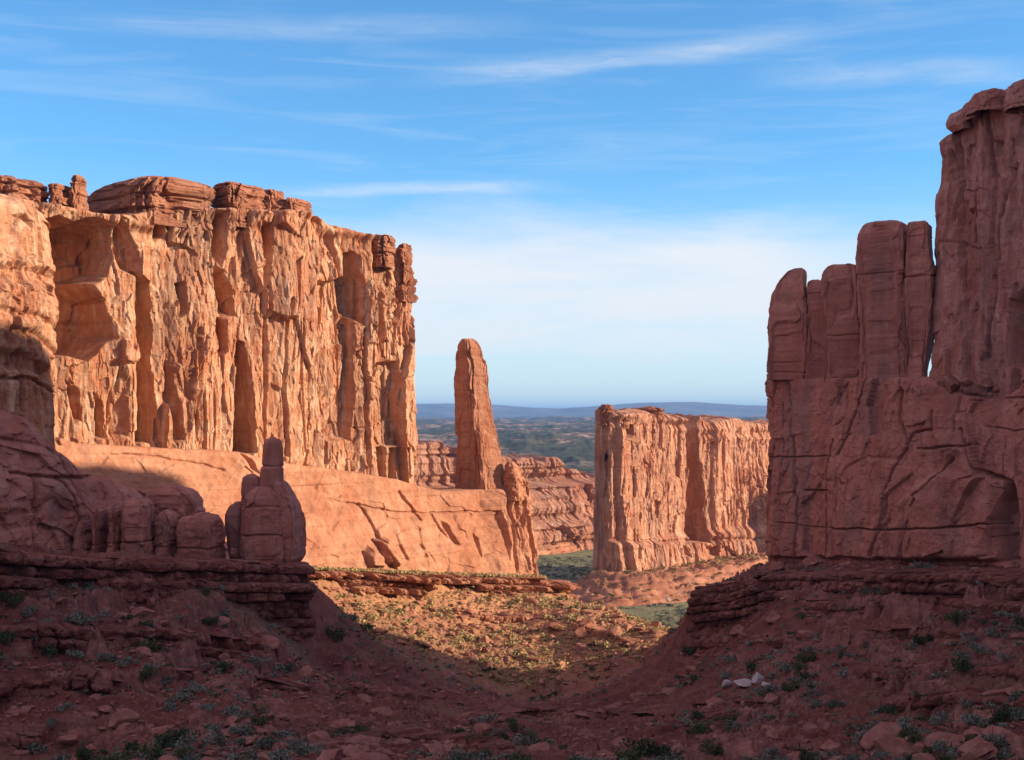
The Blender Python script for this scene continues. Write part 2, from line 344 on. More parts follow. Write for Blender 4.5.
def carve(D, U, Z, pl, feats, wob=1.0, seed=0):
    wu = U + wob * fbm(U * 0.25, Z * 0.12 + seed, seed * 3.1, 3)
    wz = Z + wob * fbm(U * 0.2, Z * 0.2 + 40 + seed, seed * 1.7, 3)
    for f in feats:
        kind = f[0]; pts = [pl.sz(a, b) for a, b in f[1]]
        us = [p[0] for p in pts]; zs = [p[1] for p in pts]; mg = 5
        m = (U > min(us) - mg) & (U < max(us) + mg) & (Z > min(zs) - mg) & (Z < max(zs) + mg)
        if not m.any(): continue
        u_, z_ = wu[m], wz[m]
        if kind == 'hole':                   # recess: ('hole', poly, depth, edge)  depth may be (left,right)
            sd_ = poly_sd(u_, z_, pts); dep = f[2]
            if isinstance(dep, tuple):
                q = np.clip((u_ - min(us)) / (max(us) - min(us)), 0, 1); dep = dep[0] + (dep[1] - dep[0]) * q
            D[m] -= dep * sstep(-f[3] * 0.3, f[3], sd_)
        else:                                # groove: ('crack', polyline, depth, width)
            d = np.full(u_.shape, 1e9)
            for i in range(len(pts) - 1):
                ax, ay = pts[i]; bx, by = pts[i + 1]; ex, ey = bx - ax, by - ay
                t = np.clip(((u_ - ax) * ex + (z_ - ay) * ey) / (ex * ex + ey * ey + 1e-9), 0, 1)
                d = np.minimum(d, np.hypot(u_ - ax - ex * t, z_ - ay - ey * t))
            D[m] -= f[2] * np.exp(-(d / f[3]) ** 2)
    return D
def face_noise(U, Z, seed, k=1.0, slab=1.0, flute=1.0, block=1.0, size=1.0, fine=1.0, wide=1.0):
    o = seed * 11.3
    wu = U + (2.0 * fbm(U * 0.05 + o, Z * 0.025, o, 3) + 0.22 * fbm(U * 0.4, Z * 0.12, o + 4, 4)) * size
    wz = Z + (6 * fbm(U * 0.05, Z * 0.05 + o, 3 + o, 3) + 1.2 * fbm(U * 0.5, Z * 0.3, o + 6, 3)) * size
    D = facet(wu / (15 * size * wide), wz / (95 * size), seed, 4.2, 3.4, 0.8, 0.015) * slab
    D = D + facet(wu / (6.5 * size * wide), wz / (34 * size), seed + 3, 1.9, 1.9, 0.9, 0.02) * slab
    D = D + facet(wu / (3.0 * size), wz / (10 * size), seed + 5, 0.60, 0.8, 0.6, 0.04) * block
    D = D + facet(wu / (1.2 * size), wz / (3.6 * size), seed + 7, 0.22, 0.34, 0.26, 0.08) * block
    if np.any(flute):
        D = D + flute * (0.35 * ridge(wu * 0.13 / size, Z * 0.010 / size, o, 2) + 0.12 * ridge(wu * 0.75 / size, Z * 0.05 / size, o + 9, 4, 0.6))
    a = np.abs(vn(wu * 0.10 / size / wide, Z * 0.008 / size, o + 21)); D = D - 1.8 * np.exp(-(a / 0.025) ** 2)   # long joints
    a = np.abs(vn(wu * 0.30 / size / wide, Z * 0.03 / size, o + 23)); D = D - 0.6 * np.exp(-(a / 0.05) ** 2) * sstep(-0.1, 0.3, vn(U * 0.09, Z * 0.05, o + 25))
    a = np.abs(vn(wu * 0.05 / size, wz * 0.16 / size, o + 27)); D = D - 0.5 * np.exp(-(a / 0.05) ** 2) * sstep(0.0, 0.4, vn(U * 0.07, Z * 0.06, o + 29))   # broken bedding lines
    m = sstep(0.05, 0.4, fbm(U * 0.035 / size, Z * 0.03 / size, o + 12, 3))      # some panels are smooth, others shattered
    D = D + m * (facet(wu / (1.6 * size), wz / (2.6 * size), seed + 9, 0.7, 0.8, 0.7, 0.06) * block)
    D = D + fine * (0.30 * fbm(U * 0.3, Z * 0.2, o + 2, 5, 0.6) + 0.08 * fbm(U * 1.7, Z * 0.8, o + 5, 3))
    return D * k
def loft(name, mat, pl, top, base, thick, disp, ns, nv, parent=None, batter=0.0, edge=1.5, r0=4.0, r1=4.0, crown=0.0,
         pxs=None, ntop=24, nback=14, power=2.5, topn=0.4, u0=0.0, u1=None, smooth=False, rowpow=1.0):
    """closed rock body: plan line pl (front), heights top(u)/base(u), thickness, front displacement disp(U,Z)"""
    u1 = pl.L if u1 is None else u1
    e = np.linspace(0, 1, ns)
    # the ends close over: stations packed so that the body opens up evenly from nothing to full thickness
    ev = np.linspace(0, 1, 40); ev = ev ** 0.9
    sa = 1 - (1 - ev ** power) ** (1 / power)                    # distance from the tip (0..1), for opening ev
    mid_u = u0 + (u1 - u0) * e; mid_u = mid_u[(mid_u > u0 + r0) & (mid_u < u1 - r1)]
    u = np.r_[u0 + sa * r0, mid_u, (u1 - sa * r1)[::-1]]
    e_ = np.r_[ev, np.ones(len(mid_u)), ev[::-1]]
    endw = np.r_[-(1 - ev ** 4), np.zeros(len(mid_u)), (1 - ev ** 4)[::-1]]
    x, y, nx, ny = pl.at(u)
    tz = top(u); bz = base(u); th = thick(u) if callable(thick) else np.full(u.shape, float(thick))
    v = np.linspace(0, 1, nv) ** rowpow
    Zf = bz[:, None] + (tz - bz)[:, None] * v[None, :]
    Uf = np.repeat(u[:, None], nv, 1)
    Df = disp(Uf, Zf) + (batter(Uf, Zf) if callable(batter) else batter * (1 - v)[None, :])
    rd = np.maximum(0, 1 - (tz[:, None] - Zf) / edge)          # round the upper edge
    Df = Df - edge * 0.7 * (1 - np.sqrt(np.maximum(0, 1 - rd ** 2)))
    # cross-section centre
    Of = Df                                                     # offset outward from the plan line
    wt = np.linspace(0, 1, ntop + 2)[1:-1]
    Ot = Of[:, -1:] * (1 - wt) + (-th[:, None]) * wt
    Zt = tz[:, None] + crown * np.sin(wt * math.pi)[None, :] + topn * fbm(Uf[:, :1] * 0.25, Ot * 0.25, 3.3, 4) * np.sin(wt * math.pi) ** 0.3
    vb = np.linspace(1, 0, nback)
    Zb = bz[:, None] + (tz - bz)[:, None] * vb[None, :]
    Ob = -th[:, None] + 0 * Zb - 1.2 * fbm(Uf[:, :nback] * 0.12, Zb * 0.05, 7.7, 3) - (1 - vb)[None, :] * 2
    O = np.concatenate([Of, Ot, Ob], 1); Z = np.concatenate([Zf, Zt, Zb], 1)
    mid = -th[:, None] * 0.5
    O = mid + (O - mid) * e_[:, None]
    ew = endw[:, None] * (facet(O / 3.1, Z / 17, 31, 1.6, 1.8, 0.6) + facet(O / 1.3, Z / 5, 33, 0.5, 0.7, 0.4) + 1.2 * fbm(O * 0.15, Z * 0.07, 3.0, 4))
    V = np.stack([x[:, None] + nx[:, None] * O + ny[:, None] * -ew, y[:, None] + ny[:, None] * O + nx[:, None] * ew, Z], -1).reshape(-1, 3)
    q = grid_quads(len(u), O.shape[1])[:, ::-1]
    return new_obj(name, mesh_np(name, V, q, smooth), mat, parent)
def prof(pl, pts):                       # [(px,py)] on the plan line -> height function of station
    P = sorted((float(pl.s_of_px(a)), a, b) for a, b in pts)
    us = [p[0] for p in P]; zs = [py2Z(b, float(np.interp(u, pl.u, pl.y))) for u, a, b in P]
    return lambda u: np.interp(u, us, zs)
# ------------------------------------------------------------------ column (finger, spire, block) from its outline
def column(name, mat, Y, outline, depth, parent=None, n=3.0, yaw=0.0, asp=1.0, seed=0, nth=140, nz=None, rough=0.35, dome=0.35,
           slab=0.0, blocky=0.0, facets=0, cracks=(), smooth=False, flute=0.0, bed=0.0, scale=1.0):
    o = sorted(outline)                        # [(py, xl, xr)] from the top row down
    py = np.array([a[0] for a in o], float); xl = np.array([a[1] for a in o], float); xr = np.array([a[2] for a in o], float)
    zt = py2Z(py[0], Y); zb = py2Z(py[-1], Y); nz = nz or int(max(30, (py[-1] - py[0]) * 1.2))
    q = np.linspace(0, 1, nz); zz = zb + (zt - zb) * q; yy = HY - zz * F / Y
    L = px2X(np.interp(yy, py, xl), Y); R = px2X(np.interp(yy, py, xr), Y)
    cx = (L + R) / 2; hw = (R - L) / 2
    th = np.linspace(math.pi / 2, 2.5 * math.pi, nth, endpoint=False)
    ct, st = np.cos(th), np.sin(th)
    ex = np.sign(ct) * np.abs(ct) ** (2 / n); ey = np.sign(st) * np.abs(st) ** (2 / n)
    hw0 = hw.max(); cyaw, syaw = math.cos(yaw), math.sin(yaw)
    dep = depth / 2
    sx = ex[None, :] * hw[:, None] * asp; sy = ey[None, :] * (dep * (0.35 + 0.65 * hw / hw0))[:, None]
    X = sx * cyaw - sy * syaw; Yy = sx * syaw + sy * cyaw
    dfr = np.abs(Yy).max(); zfac = np.where(zz > 0, 1 - 0.8 * dfr / Y, 1.0); zz = zz * zfac; zt = zt * (1 - 0.8 * dfr / Y if zt > 0 else 1)
    for _ in range(4):                          # fit the turned footprint between the two outline edges
        u_ = (cx[:, None] + X) / (Y + Yy); a_, b_ = u_.min(1), u_.max(1)
        sca = ((R - L) / Y) / (b_ - a_); X = X * sca[:, None]
        u_ = (cx[:, None] + X) / (Y + Yy); cx = cx + (L / Y - u_.min(1)) * Y
    Zm = np.repeat(zz[:, None], nth, 1)
    nl = np.hypot(X, Yy) + 1e-6; nX, nY = X / nl, Yy / nl
    WX = X + cx[:, None]; WY = Y + Yy
    k = scale
    d = rough * (0.8 * fbm(WX * 0.22 / k + seed, WY * 0.22 / k, Zm * 0.12 / k, 4) + 0.35 * fbm(WX * 1.0 / k, WY * 1.0 / k + seed, Zm * 0.7 / k, 3))
    if slab or blocky:
        pu = (th / (2 * math.pi))[None, :] * 2 * (hw0 + dep) + 0 * Zm
        pw = pu + 0.5 * k * fbm(WX * 0.2 / k, WY * 0.2 / k, Zm * 0.1 / k + seed, 3); zw = Zm + 1.5 * k * fbm(WX * 0.12 / k, WY * 0.12 / k + seed, Zm * 0.12 / k, 3)
        d = d + slab * (facet(pw / (4.5 * k), zw / (16 * k), seed + 2, 1.6, 2.2, 1.0, 0.03) + facet(pw / (2.0 * k), zw / (7 * k), seed + 3, 0.6, 0.9, 0.6, 0.05))
        d = d + blocky * (facet(pw / (2.2 * k), zw / (2.4 * k), seed + 4, 1.2, 1.2, 0.8, 0.06) + facet(pw / (0.9 * k), zw / (1.0 * k), seed + 5, 0.5, 0.4, 0.4, 0.08))
    if flute: d = d + flute * ridge(WX * 0.5 / k, WY * 0.5 / k, Zm * 0.03 / k + seed, 3)
    if bed: d = d - bed * sstep(0.55, 0.8, vn(seed + 0 * Zm, WX * 0.02, Zm * 0.8 / k))
    for (z0, amt, wd) in cracks: 
        zc = py2Z(z0, Y) + 0.3 * fbm(WX * 0.3, WY * 0.3, seed, 2); d = d - amt * np.exp(-((Zm - zc) / wd) ** 2)
    X = X + nX * d; Yy = Yy + nY * d
    # closing rows over the top
    rows = [np.stack([X + cx[:, None], Y + Yy, Zm], -1)]
    rt = 9
    for j in range(1, rt + 1):
        a = j / rt; s = math.cos(a * math.pi / 2) if j < rt else 0.0
        rows.append(np.stack([X[-1:] * s + cx[-1], Y + Yy[-1:] * s,
                              zt + dome * math.sin(a * math.pi / 2) + 0.25 * rough * fbm(X[-1:] * s * 0.8, Yy[-1:] * s * 0.8, seed, 3)], -1))
    P = np.concatenate(rows, 0)
    q = grid_quads(P.shape[0], nth, wrap=True)
    return new_obj(name, mesh_np(name, P.reshape(-1, 3), q, smooth), mat, parent)

# ------------------------------------------------------------------ terrain
CP = [  # (px, py, Y): points of the ground read from the photograph, each at its distance
 (0,552,255),(150,559,290),(292,566,336),(0,603,246),(0,650,236),(0,700,222),(0,760,205),
 (100,556,285),(60,559,306),(150,565,324),(205,564,322),(0,556,288),(245,564,332),(100,605,262),(200,606,285),(120,650,245),(240,652,278),(120,700,225),(220,700,235),(120,760,195),(240,760,190),
 (262,563,339),(318,656,321),(290,642,311),(255,618,303),(212,602,290),(318,600,352),(300,700,262),(330,680,300),(320,622,385),(370,640,385),(420,652,385),(477,676,385),(530,690,385),(565,687,385),(600,678,385),(625,668,385),(650,655,385),(668,641,383),(682,626,381),(705,598,378),(740,580,383),(740,579,374),(765,568,372),(725,586,371),(706,594,364),(752,573,380),(790,567,358),
 (310,570,420),(320,577,409),(330,607,400),(430,577,455),(430,580,446),(430,603,438),(420,625,415),(500,577,490),(550,580,500),(550,592,490),
 (500,652,407),(540,668,397),(560,646,414),(590,660,400),(500,605,450),(560,602,465),(610,609,450),(655,631,410),
 (400,690,300),(470,715,300),(530,722,300),(600,712,300),(350,760,180),(420,740,215),(512,760,185),(512,740,235),(600,735,240),(600,760,190),
 (690,592,348),(765,566,385),(800,568,350),(800,590,312),(900,567,320),(900,592,288),(1024,567,290),(1024,593,262),
 (690,655,340),(655,657,362),(670,650,350),(640,667,350),(683,634,352),(685,622,350),(660,672,335),(650,690,330),(700,700,272),(700,760,195),(800,630,300),(800,660,275),(800,700,240),(800,760,190),
 (900,622,272),(900,660,250),(900,700,225),(900,760,182),(1024,622,245),(1024,660,225),(1024,700,205),(1024,760,170),
 (-200,552,215),(-200,650,195),(-200,760,165),(1250,570,225),(1250,640,190),(1250,760,140),(-250,540,260),(1300,550,260)]
cpw = [(px2X(a, Y), Y, py2Z(b, Y)) for a, b, Y in CP]
cpw += [(0, 0, -1.9), (-30, 0, -2), (30, 0, -2), (0, -60, -1), (-80, -40, -2), (80, -40, -2), (0, 60, -19.5), (-40, 60, -20), (40, 60, -20),
        (0, 120, -34), (-50, 120, -35), (50, 120, -35), (-100, 100, -25), (100, 100, -25), (-160, 160, -20), (170, 150, -20),
        (-90, 400, -40), (-60, 470, -45), (-20, 540, -60), (-150, 420, -40), (-200, 300, -20), (-250, 500, -60), (-150, 650, -85),
        (105, 402, -62), (78, 393, -60), (70, 398, -67), (92, 398, -62), (90, 420, -72), (57, 394, -62), (150, 330, -32), (160, 250, -28), (220, 350, -30), (260, 500, -80),
        (35, 520, -88), (55, 485, -86), (85, 450, -82), (20, 560, -84), (10, 640, -100), (90, 560, -97), (-60, 700, -102), (60, 700, -101), (200, 700, -100), (130, 620, -100),
        (0, 850, -107), (120, 850, -106), (-200, 850, -105), (300, 850, -105), (0, 1150, -118), (200, 1150, -118), (-300, 1150, -118), (450, 1150, -118)]
cpw = np.array(cpw, float)
def _tps():
    P = cpw[:, :2] / 100; n = len(P)
    r2 = ((P[:, None] - P[None]) ** 2).sum(-1); K = 0.5 * r2 * np.log(r2 + 1e-12) + np.eye(n) * 0.0015
    A = np.zeros((n + 3, n + 3)); A[:n, :n] = K; A[:n, n] = 1; A[:n, n + 1:] = P; A[n, :n] = 1; A[n + 1:, :n] = P.T
    return np.linalg.solve(A, np.r_[cpw[:, 2], 0, 0, 0]), P
_w, _P = _tps()
def base_h(X, Y):
    sh = np.shape(X); x = (np.ravel(X) / 100).astype(np.float32); y = (np.ravel(Y) / 100).astype(np.float32)
    y = np.minimum(y, 12.5); x = np.clip(x, -6, 6)
    h = (_w[-3] + _w[-2] * x + _w[-1] * y).astype(np.float32)
    for i in range(len(_P)):
        r2 = (x - np.float32(_P[i, 0])) ** 2 + (y - np.float32(_P[i, 1])) ** 2
        h += np.float32(_w[i] * 0.5) * r2 * np.log(r2 + 1e-9)
    return h.reshape(sh)
def terrain(X, Y, full=False):
    """ground height at world (X, Y)"""
    X = np.asarray(X, np.float32); Y = np.asarray(Y, np.float32)
    h = base_h(X, Y)
    near = 1 - sstep(600, 800, Y)
    wide = np.clip(1 - sstep(250, 420, np.abs(X)), 0, 1)
    h = -60 + (h + 60) * np.where(Y < 900, wide, 1) + 0
    # strata: the ground steps down in ledges of uneven height
    wx = X + 1.2 * fbm(X * 0.2, Y * 0.2, 1, 3); wy = Y + 1.2 * fbm(X * 0.2, Y * 0.2, 9, 3)
    hn = h + 1.6 * fbm(X * 0.03, Y * 0.03, 2.2, 3) + 0.5 * fbm(X * 0.18, Y * 0.18, 5.5, 3) + facet(wx / 4.2, wy / 3.2, 2, 1.5, 0.5, 0.5) + facet(wx / 1.6, wy / 1.4, 4, 0.7, 0.2, 0.2)
    per = 5.2; ph = hn / per + 0.35 * vn(hn * 0.11, 0, 7); fr = ph - np.floor(ph)
    ter = np.floor(ph) + np.where(fr < 0.62, fr * 0.38, 0.2356 + sstep(0.62, 0.80, fr) * 0.7644)
    amt = sstep(-0.35, 0.25, fbm(X * 0.022, Y * 0.022, 8.8, 3)) * near * (1 - 0.7 * sstep(392, 410, Y)) * 0.95
    step_m = ((fr > 0.60) & (fr < 0.86)) * amt
    h = h + (ter - ph) * per * amt
    per2 = 1.35; ph2 = (hn + 0.8) / per2; fr2 = ph2 - np.floor(ph2)
    h = h + (sstep(0.5, 0.7, fr2) - fr2) * per2 * 0.55 * near * sstep(-0.2, 0.3, fbm(X * 0.05, Y * 0.05, 1.8, 3))
    # gullies, lumps and stones
    rockm = np.clip(sstep(0.05, 0.4, fbm(X * 0.06, Y * 0.06, 4.4, 4)) * 0.8 + step_m, 0, 1)
    fc = facet(wx / 2.4, wy / 2.0, 3, 1.3, 0.7, 0.7, 0.06) + facet(wx / 0.95, wy / 0.9, 6, 0.35, 0.25, 0.25, 0.1)
    h = h + near * (0.9 * fbm(X * 0.07, Y * 0.07, 6.1, 4) + 0.35 * fbm(X * 0.4, Y * 0.4, 3.7, 4) + fc * (0.25 + 0.75 * rockm))
    f1, f2, c, g = worley(X / 0.9, Y / 0.9, 9)
    h = h + near * 0.25 * (c > 0.6) * sstep(0.45, 0.2, f1)
    # green valley floor and rise of the far country
    midf = sstep(560, 700, Y)
    h = h + midf * (1.2 * fbm(X * 0.012, Y * 0.012, 2.2, 4))
    fr_ = 0.62 * sstep(1750, 2250, Y + 260 * fbm(X * 0.0022, Y * 0.001, 14.1, 4)) + 0.38 * sstep(2300, 4200, Y)
    h = h + sstep(1600, 2200, Y) * 8 * ridge(X * 0.012, Y * 0.006, 24.1, 4)
    h = h + fr_ * (38 + 34 * fbm(X * 0.0016, Y * 0.0011, 4.1, 5) + 15 * ridge(X * 0.005, Y * 0.0035, 4, 4)) + sstep(4000, 9500, Y) * (30 + 40 * fbm(X * 0.0007, Y * 0.0006, 9.1, 5)) \
        + sstep(9000, 16000, Y) * 2
    if not full: return h
    veg = np.clip(midf * 0.95 + near * 0.45 * sstep(0.0, 0.4, fbm(X * 0.035, Y * 0.035, 12.5, 4)) * (1 - rockm), 0, 1)
    veg = np.where(h > -50, veg * 0.5, veg)
    
    return h, np.clip(rockm * near, 0, 1), veg, sstep(1450, 1900, Y)
pxs = np.r_[np.linspace(-900, -260, 40, endpoint=False), np.linspace(-260, 1290, 1250), np.linspace(1300, 1950, 40)]
def spaced():
    y = [-120, -60, -20, 0.0]
    y += list(np.linspace(10, 150, 50)); v = 150.0
    while v < 520: v += max(0.32, v * v / 150000.0 * 0.95); y.append(v)
    while v < 1600: v *= 1.006; y.append(v)
    while v < 60000: v *= 1.017; y.append(v)
    return np.array(y)
ys = spaced()
tx = (pxs - CX) / F
GX = tx[None, :] * np.maximum(np.abs(ys), 160)[:, None] * np.where(ys < 160, 1.0, 1.0)[:, None]
GY = np.repeat(ys[:, None], len(pxs), 1)
H, RK, VG, FA = terrain(GX, GY, True)
me = mesh_np('ground', np.stack([GX, GY, H], -1).reshape(-1, 3), grid_quads(*GX.shape), True, {'rock': RK, 'veg': VG, 'far': FA, 'wash': sstep(330, 470, GY) * (1 - sstep(560, 640, GY)) * (1 - sstep(0, 60, GX - 20))})  # last mask marks where sunlight is painted into the soil
tag(new_obj('ground', me, M_ground), kind='structure')
print('terrain', GX.shape, round(time.time() - T0, 1))
# far blue mountains on the horizon
m_, t_, b_ = mat_new('far_mountain_rock'); v_ = t_.nodes.new('ShaderNodeNewGeometry').outputs['Position']
t_.links.new(mixc(t_, ramp(t_, noise(t_, v_, 0.0012, 6, 0.6), [(0.4, 0), (0.6, 1)]), (0.10, 0.11, 0.11), (0.20, 0.18, 0.16)), b_.inputs['Base Color'])
M_mtn = m_
mx = np.linspace(-11000, 13000, 420); my = np.linspace(24000, 33000, 60)
MX, MY = np.meshgrid(mx, my); pxm = MX / MY * F + CX
crest = np.interp(pxm, [-100, 300, 400, 420, 470, 520, 560, 600, 640, 690, 740, 780, 900, 1200], [190, 200, 215, 235, 225, 150, 130, 190, 250, 270, 190, 160, 150, 140])
env = np.sin(np.clip((MY - 24000) / 9000, 0, 1) * math.pi) ** 0.8
MZ = -90 + env * (crest + 90 + 30 * fbm(MX * 0.0006, MY * 0.0006, 3, 5) + 10 * ridge(MX * 0.002, MY * 0.002, 3, 3))
tag(new_obj('hills', mesh_np('hills', np.stack([MX, MY, MZ], -1).reshape(-1, 3), grid_quads(*MX.shape)), M_mtn), kind='structure')

# ------------------------------------------------------------------ LEFT: the long sunlit cliff
cliff = thing('sandstone_cliff', 'long tall orange sandstone cliff in full sun with vertical slots and layered caps on top', 'cliff', (-90, 420, -45))
def child(o, par):
    o.parent = par; o.matrix_parent_inverse.identity(); o.location = tuple(-v for v in par.location); return o
W1 = Plan([(-178, 330), (-150, 360), (-91, 421), (-60, 452), (-31.5, 481)])
top1 = prof(W1, [(-60, 200), (0, 196), (60, 204), (100, 214), (125, 216), (165, 207), (215, 210), (235, 208), (262, 212), (310, 212), (330, 224), (370, 236), (395, 246), (410, 250), (418, 262)])
W1_feats = [
 ('hole', [(40, 222), (60, 214), (76, 222), (92, 219), (112, 227), (115, 252), (108, 276), (90, 284), (104, 304), (114, 338), (100, 346), (84, 362), (66, 354), (48, 356)], (46, 7), 1.6),
 ('hole', [(52, 300), (84, 296), (100, 330), (84, 346), (52, 340)], 1.6, 1.2), ('hole', [(66, 240), (104, 240), (108, 262), (70, 268)], 2.5, 1.0), ('crack', [(50, 322), (70, 318), (104, 322)], 1.4, 0.7),
 ('hole', [(136, 272), (148, 282), (153, 330), (156, 443), (134, 443), (136, 380), (132, 330)], 20, 1.0),
 ('hole', [(113, 215), (128, 232), (140, 262), (138, 280), (120, 270), (112, 240)], 5, 2),
 ('hole', [(151, 222), (163, 224), (167, 236), (155, 240)], 5, 1.5),
 ('hole', [(208, 211), (220, 212), (222, 250), (216, 268), (208, 256)], 9, 1.5),
 ('hole', [(208, 268), (222, 272), (236, 302), (236, 316), (220, 318), (210, 300)], 7, 2),
 ('hole', [(213, 318), (222, 316), (226, 352), (218, 356)], 8, 1.2),
 ('hole', [(236, 340), (243, 342), (250, 400), (252, 452), (229, 452), (232, 400)], 17, 1.0),
 ('hole', [(255, 222), (266, 224), (268, 250), (262, 300), (257, 320), (259, 262)], 8, 1.2),
 ('hole', [(290, 262), (298, 255), (296, 300), (291, 330)], 4, 1.0),
 ('hole', [(318, 282), (346, 276), (354, 330), (352, 420), (350, 440), (323, 440), (318, 360)], 4.5, 1.2),
 ('hole', [(341, 254), (352, 252), (360, 285), (358, 322), (346, 312)], 8, 1.2),
 ('hole', [(372, 300), (384, 292), (388, 330), (378, 344)], 3, 1.0),
 ('hole', [(373, 362), (399, 360), (401, 446), (372, 446)], 2.6, 1.0),
 ('hole', [(375, 447), (386, 445), (387, 478), (377, 480)], 8, 0.8),
 ('hole', [(390, 447), (396, 448), (397, 480), (390, 480)], 7, 0.8),
 ('hole', [(120, 360), (128, 380), (126, 438), (100, 440), (104, 400)], 2.5, 2),
 ('hole', [(92, 392), (100, 400), (104, 438), (95, 440)], 5, 1.2),
 ('hole', [(66, 380), (78, 388), (82, 420), (74, 424)], 4, 1.5),
 ('hole', [(176, 282), (182, 280), (184, 312), (178, 318)], 3.5, 0.8),
 ('hole', [(168, 360), (176, 400), (180, 440), (171, 443), (165, 400)], 4, 1.2),
 ('crack', [(285, 300), (281, 380), (283, 455)], 1.8, 0.5), ('crack', [(322, 350), (324, 462)], 2.6, 0.6),
 ('crack', [(300, 320), (303, 450)], 1.4, 0.4), ('crack', [(195, 340), (197, 440)], 1.2, 0.4), ('crack', [(362, 330), (364, 465)], 1.8, 0.5),
]
def d_W1(U, Z):
    D = face_noise(U, Z, 1, k=1.0, slab=1.0, flute=0.6, block=1.3, size=1.0, wide=1.7)
    D = carve(D, U, Z, W1, W1_feats, 0.9, 1)
    tz = top1(U); a = tz - Z                                     # beds under the cap: overhangs and notches
    bed = vn(Z * 0.42 + 0.3 * fbm(U * 0.08, Z * 0.1, 2, 2), U * 0.03, 3.0)
    D = D + 1.5 * bed * np.exp(-(a / 9) ** 2) + 1.2 * np.exp(-(a / 3.0) ** 2)
    xp = np.interp(U, W1.u, W1.ang)
    D = D + 3.2 * np.exp(-((xp - 125) / 13) ** 2) * sstep(-2, 25, 45 - Z)  # rounded buttress beside the great slot
    D = D + 2.5 * np.exp(-((xp - 190) / 22) ** 2) * sstep(0, 30, tz - Z)
    D = D + 2.0 * np.exp(-((xp - 285) / 14) ** 2) + 2.5 * np.exp(-((xp - 366) / 7) ** 2)
    return D
child(loft('wall_face', M_left, W1, top1, lambda u: np.full(u.shape, -34.0), lambda u: np.interp(u, [0, 85, 110, 300], [75, 75, 40, 34]), d_W1, 900, 520, batter=2.0, edge=1.2, r0=6, r1=5, topn=1.2, crown=1.0), cliff)
# slickrock apron at its foot, running out under the spire
AP = Plan([(-168, 318), (-143, 348), (-84, 410), (-53, 441), (-25, 470), (-4, 489), (8.6, 503)])
topA = prof(AP, [(-60, 430), (40, 436), (100, 444), (150, 447), (250, 452), (300, 464), (365, 472), (410, 480), (430, 486), (455, 492), (508, 489), (516, 474), (524, 474), (531, 486)])
A_feats = [
 ('crack', [(363, 505), (370, 525), (372, 540)], 1.5, 0.5), ('crack', [(408, 492), (414, 505), (422, 520)], 1.3, 0.5),
 ('hole', [(366, 540), (378, 536), (384, 556), (383, 566), (374, 560)], -3.2, 0.8), ('crack', [(366, 540), (373, 552), (382, 567)], 1.6, 0.5),
 ('hole', [(353, 552), (358, 544), (366, 550), (368, 566), (353, 566)], -2.4, 1.2),
 ('crack', [(352, 552), (353, 566)], 1.6, 0.5), ('crack', [(392, 545), (396, 558)], 1.4, 0.5),
 ('hole', [(444, 522), (450, 524), (459, 545), (455, 548), (448, 536)], 1.8, 1.2), ('crack', [(436, 516), (441, 530), (450, 540)], 0.9, 0.5),
 ('hole', [(473, 533), (478, 538), (476, 560), (474, 552)], 2.2, 0.8), ('crack', [(415, 545), (425, 560)], 0.7, 0.5),
 ('crack', [(352, 503), (372, 508), (400, 512), (440, 514), (500, 512)], 0.9, 0.35), ('crack', [(330, 500), (352, 503)], 0.5, 0.4),
 ('hole', [(497, 512), (503, 510), (504, 545), (499, 560)], 2.2, 0.8), ('hole', [(513, 492), (517, 494), (516, 540), (513, 545)], 3.0, 0.8),
 ('crack', [(508, 475), (509, 520), (505, 572)], 2.0, 0.5), ('crack', [(522, 490), (524, 570)], 1.4, 0.5),
 ('crack', [(120, 455), (170, 458), (230, 470)], 0.8, 0.5), ('hole', [(250, 450), (262, 460), (268, 475), (258, 470)], 2.2, 1),
]
def d_AP(U, Z):
    xp = np.interp(U, AP.u, AP.ang); endm = sstep(500, 515, xp)
    D = 0.9 * fbm(U * 0.09, Z * 0.12, 31, 4) + 0.35 * fbm(U * 0.4 + Z * 0.2, Z * 0.5, 33, 4) + 0.25 * ridge(U * 0.25 - Z * 0.25, Z * 0.15, 35, 3)
    D = D + 0.25 * sstep(0.2, 0.6, vn(Z * 0.7, U * 0.02, 37)) + facet((U + Z * 0.5) / 9 + 0.3 * fbm(U * 0.1, Z * 0.1, 5, 3), (Z - U * 0.3) / 7, 41, 0.5, 0.55, 0.5, 0.05) * (1 - endm)
    D = D + endm * face_noise(U, Z, 6, k=1.0, slab=0.8, flute=1.0, block=1.0, size=0.6)
    D = D + (1 - endm) * 0.6 * np.maximum(0, fbm(U * 0.2, Z * 0.2, 39, 3))
    return carve(D, U, Z, AP, A_feats, 0.7, 4)
def bat_AP(U, Z):
    xp = np.interp(U, AP.u, AP.ang); a = np.maximum(0, topA(U) - Z)
    slope = np.interp(xp, [0, 200, 400, 490, 512, 530], [0.55, 0.45, 0.42, 0.38, 0.2, 0.12])
    return -5.5 * (1 - sstep(480, 515, xp)) + a * slope * (0.75 + 0.25 * sstep(0, 25, a))
child(loft('slickrock_apron', M_slick, AP, topA, lambda u: np.interp(u, [0, AP.L], [-52, -66]), 22, d_AP, 760, 260, batter=bat_AP, edge=2.0, r0=4, r1=5, topn=0.8), cliff)
